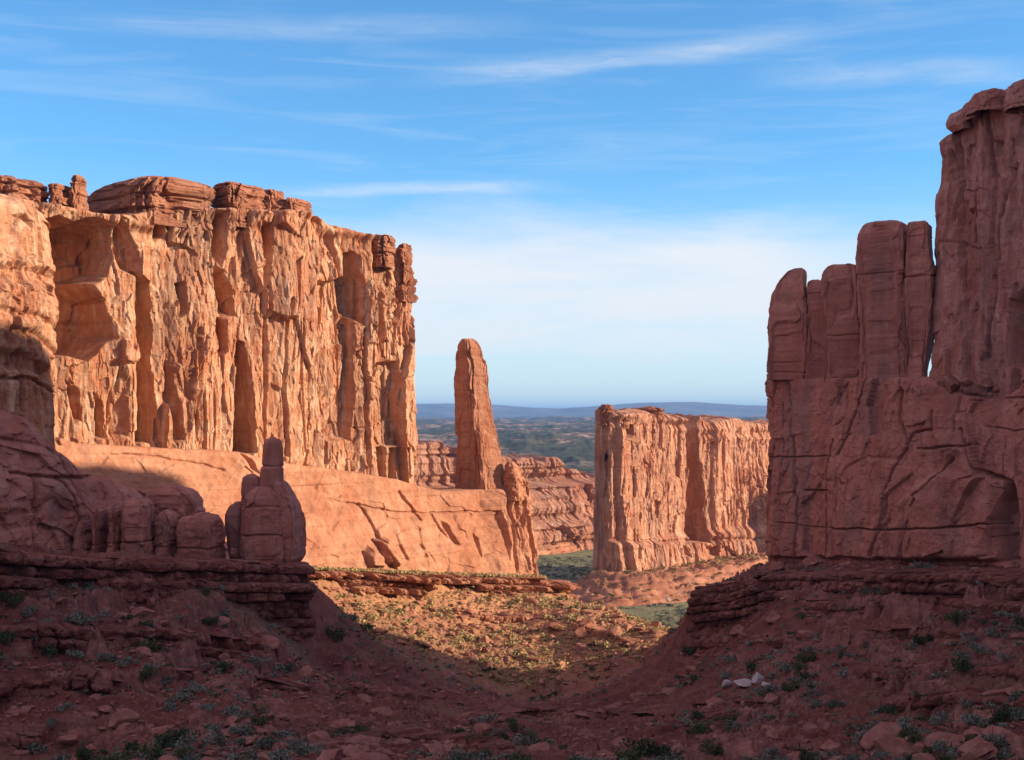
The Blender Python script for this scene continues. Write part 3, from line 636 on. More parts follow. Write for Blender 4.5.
# layered caps on the rim
def cap(px0, px1, py0, py1, Y, depth, seed, mat=M_cap, bed=0.9, par=cliff, n=3.2, shape=None, yaw=-0.6, name='cap_rock'):
    h = py1 - py0
    shape = shape or [(0, 0.10, 0.90), (0.10, 0.03, 0.97), (0.32, 0.0, 1.0), (0.42, 0.06, 0.93), (0.5, 0.01, 0.99), (0.72, 0.02, 1.0), (0.80, 0.08, 0.95), (1.0, 0.05, 0.97), (1.4, 0.05, 0.97)]
    o = [(py0 + h * a, px0 + (px1 - px0) * b, px0 + (px1 - px0) * c) for a, b, c in shape]
    return child(column(name, mat, Y, o, depth, None, n=n, yaw=yaw, seed=seed, nth=260, nz=110, rough=1.0, dome=0.4, blocky=0.7, slab=0.8, bed=bed, scale=0.8), par)
slabsh = [(0, 0.28, 0.90), (0.06, 0.16, 0.93), (0.18, 0.08, 0.99), (0.3, 0.02, 1.0), (0.48, 0.0, 0.985), (0.53, 0.03, 0.95), (0.58, 0.0, 0.97), (0.85, -0.01, 0.97), (0.88, 0.05, 0.95), (1.0, 0.04, 0.95), (1.3, 0.04, 0.95)]
cap(88, 217, 174, 213, 424, 30, 1, shape=slabsh, n=6, yaw=-0.75)
cap(214, 262, 182, 214, 434, 18, 2, n=5); cap(256, 286, 190, 213, 444, 10, 3); cap(279, 311, 198, 214, 449, 14, 4, n=5)
cap(-40, 46, 175, 196, 392, 22, 5); cap(48, 72, 184, 198, 396, 10, 6); cap(71, 88, 175, 200, 398, 9, 7)
cap(372, 394, 235, 258, 470, 9, 8); cap(395, 413, 244, 285, 478, 8, 9)

# left buttress nearest the camera, with its lower shaded skirt and rounded blocks
butt = thing('sandstone_buttress', 'massive sandstone buttress at the left edge, sunlit above and shaded below', 'cliff', (-120, 320, -30))
W0 = Plan([(-168, 215), (-140, 262), (-124, 315), (-111.5, 345)])
top0 = prof(W0, [(-200, 190), (-60, 190), (0, 194), (30, 200), (45, 208), (53, 222)])
W0_feats = [('hole', [(-60, 258), (0, 264), (34, 268), (50, 275), (52, 282), (36, 286), (0, 284), (-60, 280)], 2.2, 1.6),
            ('crack', [(0, 330), (25, 336), (48, 352)], 1.6, 0.8), ('hole', [(10, 215), (22, 214), (30, 222), (24, 228)], 3.0, 1.2),
            ('crack', [(-20, 310), (30, 318), (50, 330)], 1.2, 0.8), ('hole', [(-50, 345), (10, 348), (46, 370), (49, 385), (10, 372), (-50, 368)], 2, 1.5),
            ('crack', [(-30, 378), (20, 379), (50, 392)], 1.6, 0.5), ('crack', [(12, 379), (14, 412)], 1.4, 0.45), ('crack', [(34, 380), (36, 415)], 1.4, 0.45)]
def d_W0(U, Z):
    D = face_noise(U, Z, 2, k=1.0, slab=0.5, flute=0.4, block=1.2, fine=1.6)
    D = D + 1.5 * np.maximum(0, vn(Z * 0.16 + 0.35 * fbm(U * 0.06, Z * 0.06, 8, 3), U * 0.05, 5.0)) + 2.2 * np.sin(np.clip((Z - 8) / 40, 0, 1) * math.pi) * 0.8
    return carve(D, U, Z, W0, W0_feats, 0.8, 2)
child(loft('wall_face', M_left, W0, top0, lambda u: np.full(u.shape, -24.0), 30, d_W0, 300, 420, batter=3, edge=5, r0=4, r1=7, topn=1.2, crown=3.0), butt)
SK = Plan([(-158, 205), (-132, 262), (-112, 312), (-97, 338), (-84, 352), (-68, 366)])
topS = prof(SK, [(-200, 412), (0, 412), (30, 412), (45, 418), (75, 450), (95, 468), (130, 483), (160, 492), (195, 512), (215, 530), (232, 545)])
S_feats = [('crack', [(0, 474), (70, 477), (130, 478), (155, 478)], 1.5, 0.45), ('crack', [(48, 478), (60, 500), (70, 552)], 1.8, 0.5), ('crack', [(72, 478), (76, 552)], 1.5, 0.45),
           ('crack', [(50, 420), (62, 450), (70, 478)], 1.6, 0.6), ('crack', [(20, 478), (12, 552)], 1.5, 0.5), ('crack', [(105, 478), (100, 500)], 1.0, 0.4),
           ('crack', [(0, 438), (40, 446), (60, 455)], 0.9, 0.5), ('hole', [(152, 492), (175, 497), (180, 506), (160, 510)], 4, 1.5), ('crack', [(122, 470), (128, 500)], 1.0, 0.5)]
def d_SK(U, Z):
    D = facet((U + Z * 0.5) / 8 + 0.2 * fbm(U * 0.15, Z * 0.15, 5, 3), Z / 7, 52, 1.4, 1.2, 1.0, 0.02) + facet(U / 3 + 0.3 * fbm(U * 0.3, Z * 0.3, 5, 3), Z / 2.4, 54, 0.5, 0.6, 0.5, 0.05) + 1.0 * fbm(U * 0.07, Z * 0.1, 51, 4) + 0.45 * fbm(U * 0.35, Z * 0.5, 53, 4) + 0.4 * ridge(U * 0.16, Z * 0.06, 57, 3) + 0.5 * sstep(0.1, 0.5, vn(Z * 0.3, U * 0.02, 55))
    return carve(D, U, Z, SK, S_feats, 0.7, 5)
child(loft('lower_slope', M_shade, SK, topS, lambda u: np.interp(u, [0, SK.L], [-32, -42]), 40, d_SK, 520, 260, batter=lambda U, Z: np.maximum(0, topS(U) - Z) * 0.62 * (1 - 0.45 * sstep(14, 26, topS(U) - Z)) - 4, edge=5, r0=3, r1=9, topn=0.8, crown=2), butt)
for i, (a, b, t_, Y, dp) in enumerate([(92, 108, 508, 322, 9), (107, 124, 505, 321, 9), (121, 156, 498, 323, 13), (156, 180, 511, 325, 10), (179, 226, 514, 327, 14), (143, 202, 487, 338, 16), (74, 94, 520, 322, 9)]):
    h = 566 - t_; w_ = b - a
    o = [(t_, a + w_ * .3, b - w_ * .35), (t_ + 2, a + w_ * .14, b - w_ * .18), (t_ + 6, a + w_ * .04, b - w_ * .07), (t_ + 14, a, b - 1), (t_ + h * .5, a + 1, b), (566, a - 1, b + 1)]
    child(column('rounded_block', M_shade, Y, o, dp, None, n=5, yaw=-0.35 + 0.2 * (i % 3), seed=20 + i, rough=0.9, slab=0.5, blocky=0.3, dome=0.4, cracks=[(t_ + h * .62, .5, .25)]), butt)

# ------------------------------------------------------------------ shaded pinnacle of stacked blocks
pin = thing('rock_pinnacle', 'dark shaded pinnacle of stacked rounded blocks standing before the sunlit apron', 'rock pinnacle', (px2X(270, 335), 335, -35))
PY = 334
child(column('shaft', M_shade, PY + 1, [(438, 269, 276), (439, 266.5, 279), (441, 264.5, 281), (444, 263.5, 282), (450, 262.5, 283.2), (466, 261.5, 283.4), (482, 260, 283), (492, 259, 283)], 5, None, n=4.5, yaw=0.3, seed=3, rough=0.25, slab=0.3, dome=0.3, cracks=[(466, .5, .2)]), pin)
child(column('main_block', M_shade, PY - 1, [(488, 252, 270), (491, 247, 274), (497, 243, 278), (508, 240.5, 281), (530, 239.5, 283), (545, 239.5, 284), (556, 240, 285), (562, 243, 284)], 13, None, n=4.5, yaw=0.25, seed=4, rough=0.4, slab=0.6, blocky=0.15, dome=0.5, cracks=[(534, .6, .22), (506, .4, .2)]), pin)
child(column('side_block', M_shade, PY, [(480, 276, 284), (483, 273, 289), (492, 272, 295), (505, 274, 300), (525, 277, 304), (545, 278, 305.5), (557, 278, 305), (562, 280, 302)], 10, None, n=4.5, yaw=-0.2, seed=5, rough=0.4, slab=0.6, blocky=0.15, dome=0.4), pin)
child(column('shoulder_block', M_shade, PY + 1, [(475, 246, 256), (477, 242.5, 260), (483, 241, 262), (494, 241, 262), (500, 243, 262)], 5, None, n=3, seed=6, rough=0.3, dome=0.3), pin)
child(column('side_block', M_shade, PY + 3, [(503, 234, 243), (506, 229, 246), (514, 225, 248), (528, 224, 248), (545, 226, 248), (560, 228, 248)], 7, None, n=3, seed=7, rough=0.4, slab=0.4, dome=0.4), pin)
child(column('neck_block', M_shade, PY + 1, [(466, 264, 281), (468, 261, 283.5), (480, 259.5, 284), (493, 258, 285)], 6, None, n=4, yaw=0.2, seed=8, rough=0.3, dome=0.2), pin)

# ------------------------------------------------------------------ spire
spire = thing('rock_spire', 'slender tapering sandstone spire standing alone on the apron ridge right of the long cliff', 'rock spire', (px2X(482, 490), 490, -27))
so = [(338, 464, 473), (340, 461.5, 476.5), (344, 460, 478.5), (350, 458.5, 480.5), (356, 458.5, 481), (362, 459, 485), (366, 459, 486.5), (378, 457, 487), (384, 456.5, 487), (400, 457.5, 489.5), (420, 458, 493), (440, 457.5, 498), (460, 457, 502), (475, 456.5, 505), (486, 456, 508), (492, 455, 509), (500, 452, 511), (512, 449, 513)]
child(column('shaft', M_spire, 500, so, 12, None, n=6, yaw=-1.0, asp=0.9, seed=12, nth=300, nz=300, rough=0.4, dome=0.3, slab=0.55, blocky=0.12, flute=0.25, scale=0.9), spire)
child(column('foot_block', M_spire, 496, [(462, 508, 514), (466, 505, 518), (476, 503, 522), (490, 503, 524), (500, 502, 525)], 8, None, n=3, yaw=-0.5, seed=14, rough=0.5, blocky=0.4, scale=0.7), spire)

# ------------------------------------------------------------------ middle-distance butte
but2 = thing('sandstone_butte', 'sunlit flat-topped butte with a dark cleft standing past the end of the shaded wall', 'butte', (110, 860, -92))
B2 = Plan([(59.0, 800), (100, 846), (140, 893), (178, 940), (240, 1010)])
top2 = prof(B2, [(612, 411), (618, 414), (625, 415.5), (632, 413), (664, 414), (672, 418), (686, 418), (689, 424), (698, 426), (701, 417), (716, 421), (735, 420), (767, 423), (800, 425)])
B2_feats = [('hole', [(688, 415), (697, 414), (700, 450), (704, 490), (708, 542), (686, 542), (688, 480)], 30, 1.2),
            ('hole', [(624, 424), (631, 424), (632, 436), (625, 438)], 6, 1.5), ('hole', [(654, 500), (660, 502), (661, 518), (655, 518)], 5, 1.2),
            ('crack', [(720, 430), (722, 540)], 3, 1.0), ('crack', [(740, 430), (738, 540)], 3.5, 1.2), ('crack', [(670, 425), (669, 500)], 2, 0.8), ('crack', [(731, 440), (731, 530)], 2, 0.9),
            ('crack', [(608, 541), (690, 540), (765, 538)], 1.6, 1.0), ('hole', [(676, 546), (684, 545), (686, 556), (678, 558)], 4, 2), ('hole', [(700, 546), (712, 545), (712, 556), (702, 556)], 4, 2), ('crack', [(753, 430), (752, 535)], 3, 1)]
def d_B2(U, Z):
    xp = np.interp(U, B2.u, B2.ang)
    D = face_noise(U, Z, 4, k=1.15, slab=0.75, flute=np.where(xp > 698, 2.0, 0.8), block=1.5, size=1.5, wide=1.5)
    a = top2(U) - Z
    D = D + 2.4 * vn(Z * 0.32, U * 0.03, 9.0) * np.exp(-(a / 11) ** 2)
    return carve(D, U, Z, B2, B2_feats, 1.2, 7)
child(loft('wall_face', M_butte, B2, lambda u: top2(u) + 1.6 * ridge(u * 0.06, 0 * u, 0 * u + 9, 3) + 1.2 * (worley(u / 9, 0 * u + 0.5, 6)[2] - 0.5), lambda u: np.full(u.shape, -96.0), lambda u: np.interp(u, [0, 60, 90, 400], [15, 15, 44, 44]), d_B2, 560, 330, batter=lambda U, Z: 4.5 * (1 - sstep(-76, -70, Z)) + 5.0 * (1 - sstep(-92, -76, Z)) * 0.5, edge=3, r0=2.2, r1=5, power=5, topn=1.5, crown=1.5), but2)
cap(632, 664, 408, 417, 838, 14, 31, par=but2); cap(600, 613, 405, 420, 806, 8, 32, par=but2, n=2.4); cap(607, 631, 413, 424, 811, 12, 34, par=but2)
cap(643, 656, 407, 411, 838, 9, 35, par=but2)

# far mesa behind the spire
mesa = thing('far_mesa', 'low layered orange mesa in the distance behind the slender spire', 'mesa', (0, 1250, -120))
FM = Plan([(-250, 980), (-140, 1100), (-78, 1180), (0, 1270), (92, 1370), (150, 1440)])
topF = prof(FM, [(200, 440), (415, 446), (440, 444), (457, 448), (480, 452), (500, 460), (515, 458), (530, 461), (548, 458), (560, 457), (566, 462), (572, 468), (585, 474), (597, 478), (640, 480)])
F_feats = [('hole', [(572, 500), (598, 486), (600, 535), (578, 538)], 12, 6), ('hole', [(548, 500), (556, 500), (556, 506), (548, 506)], 5, 2)]
def d_FM(U, Z):
    D = face_noise(U, Z, 8, k=2.2, slab=0.9, flute=1.0, block=1.0, size=3.0)
    D = D + 5.0 * vn(Z * 0.12 + 0.1 * fbm(U * 0.02, 0 * U, 3, 2), U * 0.01, 2.0) + 2.2 * vn(Z * 0.4, U * 0.01, 4)
    return carve(D, U, Z, FM, F_feats, 2, 9)
def topFn(u): return topF(u) + 3.5 * np.maximum(-0.4, ridge(u * 0.07, 0 * u, 0 * u + 5, 2)) * 1.2
child(loft('wall_face', M_far, FM, topFn, lambda u: np.full(u.shape, -128.0), 160, d_FM, 700, 190, batter=lambda U, Z: np.maximum(0, -58 - Z) * 0.55 + 14 * (1 - sstep(-66, -60, Z)), edge=4, r0=10, r1=10, topn=6, crown=0), mesa)

# ------------------------------------------------------------------ RIGHT: shaded fin with its row of fingers
fin = thing('sandstone_fin', 'huge shaded purplish sandstone wall at right topped by a row of stone fingers', 'rock wall', (90, 330, -38))
R0n = Plan([(69.6, 385), (88, 337), (106, 290), (118, 240), (126, 180), (130, 110), (130, 40)])
topR = prof(R0n, [(765, 379), (850, 378), (930, 377), (936, 384), (950, 392), (970, 399), (990, 398), (1005, 388), (1024, 372), (1080, 330)])
_tR = topR
def topR0(u): return np.where(np.interp(u, R0n.u, R0n.y) < 268, np.minimum(16 + (268 - np.interp(u, R0n.u, R0n.y)) * 1.0, 60), _tR(u))
R_feats = [('crack', [(789, 380), (797, 440), (801, 480), (799, 562)], 2.07, 0.31), ('crack', [(866, 378), (858, 400), (845, 440), (838, 455)], 1.84, 0.31), ('crack', [(833, 440), (828, 470), (824, 562)], 1.72, 0.27),
  ('crack', [(766, 458), (800, 457), (832, 455)], 0.92, 0.20), ('crack', [(808, 491), (830, 491)], 1.15, 0.20),
  ('crack', [(902, 378), (901, 420), (908, 445), (896, 466), (888, 490), (886, 520), (878, 556)], 1.61, 0.27), ('crack', [(906, 445), (915, 432), (934, 430), (935, 412)], 1.38, 0.27),
  ('crack', [(918, 449), (960, 446), (974, 444)], 1.15, 0.24), ('crack', [(830, 529), (900, 530), (960, 526), (995, 524)], 1.26, 0.22), ('crack', [(960, 430), (970, 455), (980, 472), (1000, 478), (1010, 482)], 2.53, 0.41),
  ('crack', [(955, 380), (955, 432)], 1.15, 0.24), ('crack', [(925, 498), (914, 524), (906, 562)], 1.38, 0.27), ('crack', [(918, 499), (940, 478), (955, 460)], 1.03, 0.27), ('crack', [(875, 555), (890, 520)], 1.15, 0.27),
  ('hole', [(1004, 482), (1014, 484), (1020, 520), (1022, 562), (998, 562), (992, 520)], 5.0, 0.7), ('crack', [(966, 400), (1024, 396)], 0.80, 0.27),
  ('hole', [(765, 556), (1024, 558), (1024, 572), (765, 572)], 2.0, 0.9), ('hole', [(940, 436), (955, 430), (966, 452), (950, 462)], -1.2, 1.5),
  ('hole', [(900, 500), (940, 470), (1000, 478), (996, 520), (988, 560), (900, 562)], -1.6, 1.6), ('crack', [(766, 430), (778, 520), (772, 562)], 1.15, 0.34), ('crack', [(782, 385), (776, 440)], 1.38, 0.34)]
def d_R0(U, Z):
    xp = np.interp(U, R0n.u, R0n.ang)
    wu = U + 0.9 * fbm(U * 0.12, Z * 0.12, 65, 4); wz = Z + 1.2 * fbm(U * 0.12, Z * 0.12, 67, 4)
    D = 0.9 * fbm(U * 0.06, Z * 0.06, 61, 4) + 0.3 * fbm(U * 0.3, Z * 0.3, 63, 5, 0.6) + 0.10 * fbm(U * 1.3, Z * 1.3, 66, 3)
    D = D + facet(wu / 16, wz / 20, 21, 1.7, 1.6, 1.3, 0.012) + facet(wu / 6, (wz - wu * 0.4) / 7, 22, 0.45, 0.6, 0.5, 0.02) + facet(wu / 1.9, wz / 1.7, 23, 0.18, 0.28, 0.24, 0.06)
    a = np.abs(vn(wu * 0.13, wz * 0.03, 71)); D = D - 0.8 * np.exp(-(a / 0.03) ** 2) * sstep(-0.2, 0.2, vn(U * 0.08, Z * 0.08, 72))
    a = np.abs(vn(wu * 0.04, wz * 0.12, 73)); D = D - 0.6 * np.exp(-(a / 0.03) ** 2) * sstep(-0.1, 0.3, vn(U * 0.08, Z * 0.08, 74))
    D = D + facet(wu / 7, wz / 60, 24, 2.4, 2.2, 0.4, 0.02) * (1 - sstep(810, 845, xp))
    D = D + 2.4 * (1 - sstep(0, 16, topR(U) - Z)) * -sstep(930, 960, xp)       # shelf slopes back under the tower
    return carve(D, U, Z, R0n, R_feats, 0.7, 11)
def shave_flip(pl):       # make normals face the canyon (-X side)
    if pl.nx.mean() > 0: pl.nx = -pl.nx; pl.ny = -pl.ny
shave_flip(R0n)
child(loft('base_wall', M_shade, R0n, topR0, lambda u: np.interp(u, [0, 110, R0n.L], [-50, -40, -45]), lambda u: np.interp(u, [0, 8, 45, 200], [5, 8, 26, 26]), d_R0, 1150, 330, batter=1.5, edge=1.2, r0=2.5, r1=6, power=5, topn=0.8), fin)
FG = [  # fingers: outline, Y, depth, yaw
 ([(267, 793, 804), (269, 788, 806), (274, 783, 807), (282, 776, 807.5), (292, 771.5, 809), (310, 769, 813), (335, 767.5, 813), (360, 766, 813), (372, 766, 813), (376, 767, 810), (379.5, 767, 810)], 376, 9, -0.5, [(373, .4, .3)]),
 ([(279, 812, 820), (281, 808, 824), (288, 806, 828), (294, 807, 830.5), (305, 807, 833), (340, 806, 835), (381, 805, 835)], 371, 8, -0.4, [(294, .3, .2)]),
 ([(263, 833, 852), (265, 828, 858), (270, 824, 860.5), (280, 821, 861.5), (290, 823.5, 862), (320, 829, 865), (350, 829, 869), (368, 829, 870), (368.5, 827, 870), (381, 826, 870)], 362, 12, -0.4, [(336, .35, .2)]),
 ([(219, 872, 895), (220.5, 867, 904), (223, 864, 908), (232, 858, 909), (245, 855.5, 911), (262, 855.5, 911), (300, 857.5, 912), (340, 860, 913), (360, 861, 915), (372, 861, 916), (381, 860, 916)], 347, 16, -0.45, [(276, .5, .25)]),
 ([(220, 909, 929), (222, 907, 932), (240, 906, 932.5), (256, 905, 934), (262, 904, 936), (290, 904, 936), (330, 906, 933), (350, 909, 930), (370, 908, 926.5), (381, 908, 926)], 334, 13, -0.45, [(278, .6, .25), (238, .3, .2)]),
]
for i, (o, Y, dp, yw, cr) in enumerate(FG):
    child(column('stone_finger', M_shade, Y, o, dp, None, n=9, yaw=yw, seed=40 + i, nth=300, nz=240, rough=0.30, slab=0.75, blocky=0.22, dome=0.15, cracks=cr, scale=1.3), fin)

tower = thing('rock_tower', 'tallest shaded rock tower at the right edge with a knobbly rounded top', 'rock tower', (115, 300, 8))
RT = Plan([(98.9, 331), (110.0, 302), (121, 268), (131, 215), (136, 150), (136, 80)])
shave_flip(RT)
topT = prof(RT, [(937, 158), (945, 140), (952, 130), (966, 116), (975, 104), (985, 96), (1000, 90), (1010, 84), (1024, 78), (1060, 70), (1150, 60)])
T_feats = [('hole', [(1016, 300), (1032, 286), (1050, 300), (1050, 368), (1012, 368), (1011, 340)], 4, 1.2), ('crack', [(1014, 140), (1012, 180), (1004, 215)], 2.0, 0.6), ('crack', [(990, 108), (994, 170), (998, 180)], 1.6, 0.5),
           ('hole', [(995, 140), (1003, 138), (1004, 152), (997, 155)], 1.8, 0.8), ('crack', [(952, 150), (960, 190), (955, 220)], 1.4, 0.5), ('crack', [(978, 190), (974, 240)], 1.2, 0.5), ('crack', [(1004, 215), (1000, 300), (990, 360)], 1.2, 0.5),
           ('crack', [(940, 240), (985, 250)], 0.5, 0.4)]
def topT_(u): return np.minimum(topT(u), 78) + 0 * u
def d_RT(U, Z):
    D = face_noise(U, Z, 12, k=0.8, slab=0.7, flute=0.8, block=1.2, size=0.8, fine=1.3)
    a = topT(U) - Z
    D = D + 1.3 * vn(Z * 0.22, U * 0.05, 6.0) * np.exp(-(a / 14) ** 2)
    return carve(D, U, Z, RT, T_feats, 0.8, 13)
child(loft('wall_face', M_tower, RT, topT_, lambda u: np.full(u.shape, 0.0), 22, d_RT, 560, 420, batter=1.5, edge=3, r0=5, r1=8, power=3.5, topn=1.0, crown=1.5), tower)
for i, (o, Y, dp) in enumerate([([(108, 956, 964), (110, 950, 968), (116, 946.5, 970), (123, 948, 971), (128, 953, 972)], 319, 8), ([(86.5, 985, 997), (89, 974, 1003), (95, 970, 1004), (104, 968, 1004), (110, 966, 1004)], 309, 9),
        ([(75, 1022, 1040), (78, 1012, 1050), (86, 1007, 1052), (98, 1005, 1052), (106, 1004, 1052)], 298, 9), ([(101, 964, 972), (104, 961.5, 976), (112, 961, 978), (118, 962, 978)], 314, 7)]):
    child(column('cap_rock', M_tower, Y, o, dp, None, n=2.6, yaw=0.2, seed=60 + i, rough=0.7, dome=0.3, blocky=0.3, bed=0.3, scale=0.7), tower)
print('cliffs', round(time.time() - T0, 1))

# ------------------------------------------------------------------ layered ledges
def ledge(name, label, plan, toppts, base, seed, mat, ns, nv, size=1.0, amp=1.0, group=None, thick=10, left=True, bedf=0.9, batter=3.0, flip=False, r0=3, r1=3):
    pl = Plan(plan)
    if flip: shave_flip(pl)
    tp = prof(pl, toppts)
    def dd(U, Z):
        rel = tp(U) - Z
        lay = rel / 2.1 + 0.4 * fbm(U * 0.05, Z * 0.1, seed, 3); fl = np.floor(lay); fr = lay - fl
        wu = U + 0.7 * fbm(U * 0.4, Z * 0.4, seed + 3, 3)
        f1, f2, h, g = worley(wu / (3.4 * size) + fl * 3.7, fl * 1.0 + 0.5 + 0 * Z, seed, jit=0.75)
        D = amp * ((h - 0.5) * 2.6 * sstep(0.0, 0.22, f2 - f1) - 1.6 * np.exp(-((f2 - f1) / 0.10) ** 2))
        D = D + amp * 2.2 * fbm(U * 0.10, fl * 3.1, seed + 8, 3) - amp * 2.0 * sstep(0.25, 0.5, fbm(U * 0.16, fl * 5.3, seed + 9, 2))
        D = D + facet(wu / 1.8, Z / 1.1 + fl, seed + 2, 0.9 * amp, 0.7 * amp, 0.4 * amp, 0.08)
        D = D + amp * 0.9 * np.sin(np.clip(fr, 0, 1) * math.pi) ** 0.5 + amp * 0.9 * (_H[2][(fl.astype(int) * 7 + seed * 3) % 999] - 0.5) * 2
        D = D - amp * 1.7 * (1 - sstep(0.0, 0.16, fr)) * (_H[1][(fl.astype(int) * 5 + seed) % 999] > 0.35)
        D = D + 0.8 * fbm(U * 0.12, Z * 0.1, seed + 1, 4) + 0.3 * fbm(U * 0.9, Z * 0.9, seed + 5, 4)
        f1, f2, h, g = worley(wu / 1.2, Z / 0.8, seed + 6); D = D + (h - 0.5) * 0.5 * amp
        return D
    t = thing(name, label, 'rock ledge', (float(pl.x.mean()), float(pl.y.mean()), float(tp(np.array([pl.L / 2]))[0]) - 6), group)
    child(loft('ledge_face', mat, pl, lambda u: tp(u) + 0.8 * fbm(u * 0.15, 0 * u, 0 * u + seed, 4) + 0.9 * (worley(u / 3.0, 0 * u + 0.5, seed)[2] - 0.5), base if callable(base) else (lambda u: np.full(u.shape, float(base))), thick, dd, ns, nv, batter=batter, edge=0.8, r0=r0, r1=r1, topn=0.7), t)
    return t
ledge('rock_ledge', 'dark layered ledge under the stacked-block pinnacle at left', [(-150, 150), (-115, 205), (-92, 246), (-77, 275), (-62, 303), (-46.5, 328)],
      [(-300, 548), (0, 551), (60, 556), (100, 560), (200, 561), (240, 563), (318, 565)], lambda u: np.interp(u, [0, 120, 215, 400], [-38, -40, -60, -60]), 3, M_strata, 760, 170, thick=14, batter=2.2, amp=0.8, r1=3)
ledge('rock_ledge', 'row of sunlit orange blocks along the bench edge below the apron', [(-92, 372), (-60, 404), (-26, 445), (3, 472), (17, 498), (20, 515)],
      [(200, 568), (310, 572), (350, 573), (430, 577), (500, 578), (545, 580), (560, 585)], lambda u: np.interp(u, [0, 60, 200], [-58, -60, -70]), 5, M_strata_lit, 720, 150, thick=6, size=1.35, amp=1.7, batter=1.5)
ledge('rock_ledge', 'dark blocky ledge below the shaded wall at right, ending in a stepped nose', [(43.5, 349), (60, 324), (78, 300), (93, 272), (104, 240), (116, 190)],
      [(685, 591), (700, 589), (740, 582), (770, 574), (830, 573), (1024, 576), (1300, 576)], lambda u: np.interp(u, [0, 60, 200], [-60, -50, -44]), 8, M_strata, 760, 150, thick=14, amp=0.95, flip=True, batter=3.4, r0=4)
def hit_Y(px, py):
    yy = np.arange(150, 560, 0.4); g = terrain(px2X(px, yy), yy); h = np.where(g >= py2Z(py, yy))[0]
    return float(yy[h[0]]) if len(h) else None
def line_ledge(label, pts, hpx, seed, mat=None, amp=0.7, size=1.0):
    """a ledge whose lip follows points of the slope"""
    P = []
    for a, b in pts:
        Y = hit_Y(a, b)
        if Y: P.append((a, b, Y - 2.2))
    if len(P) < 2: return
    plan = [(px2X(a, Y), Y) for a, b, Y in P]; hm = hpx / F * np.mean([p[2] for p in P])
    zb = min(py2Z(b, Y) for a, b, Y in P) - hm - 2.5
    return ledge('rock_ledge', label, plan, [(a, b - 2.0) for a, b, Y in P], zb, seed, mat or M_strata, int(120 + 1.3 * abs(pts[-1][0] - pts[0][0])), int(30 + 1.4 * hpx), thick=3.5 + hm * 0.6, amp=amp, size=size, batter=hm * 0.2 + 0.3, r0=2.5, r1=2.5)
for k_, (lb, pts, hp, am) in enumerate([
 ('second tier of dark red layers below the left bench lip', [(-60, 572), (0, 575), (60, 577), (120, 582), (190, 580), (246, 588)], 12, 0.6),
 ('broken red band under the brush line at far left', [(-60, 628), (0, 629), (50, 626), (92, 632)], 18, 0.7),
 ('crumbly red band right of the broken band on the left slope', [(112, 632), (160, 628), (205, 636), (262, 646)], 16, 0.7),
 ('largest blocky red outcrop on the lower left slope', [(-50, 688), (18, 684), (60, 680), (112, 684), (164, 690)], 34, 0.8),
 ('red outcrop right of the largest lower left outcrop', [(168, 676), (215, 671), (258, 680), (300, 688), (345, 700)], 15, 0.65),
 ('thin ledge at the far bottom left', [(-50, 738), (10, 736), (40, 742)], 12, 0.5),
 ('thin dark ledge on the wash floor left of centre', [(352, 690), (400, 694), (452, 702)], 6, 0.4),
 ('long thin ledge crossing the wash floor at bottom centre', [(486, 718), (540, 712), (600, 713), (662, 718), (720, 714)], 8, 0.5),
 ('low ledge at the bottom edge left of centre', [(330, 746), (380, 738), (440, 741), (490, 748)], 9, 0.5),
 ('upper red layer just below the right ledge', [(796, 602), (860, 604), (930, 600), (1000, 606), (1070, 604)], 12, 0.6),
 ('middle red layer on the right slope', [(822, 628), (880, 634), (950, 630), (1070, 638)], 9, 0.55),
 ('lower red layer on the right slope above the boulder field', [(838, 664), (900, 670), (960, 664), (1070, 668)], 9, 0.5),
 ('short ledge on the slope below the pale boulders', [(690, 708), (740, 702), (800, 708)], 7, 0.45),
 ('ledge among the boulders at lower right', [(884, 704), (950, 694), (1070, 702)], 12, 0.6),
 ('short tilted ledge on the sunlit slope near the shadow edge', [(572, 626), (606, 634), (640, 646)], 7, 0.5),
 ('small ledge in the brush high on the sunlit slope', [(455, 612), (500, 620), (548, 616)], 5, 0.45),
 ('thin ledge under the stepped ledge nose at right', [(700, 642), (750, 636), (800, 640)], 7, 0.5)]):
    line_ledge(lb, pts, hp, 40 + k_ * 3, amp=am, mat=M_strata_lit if 'sunlit' in lb else None)

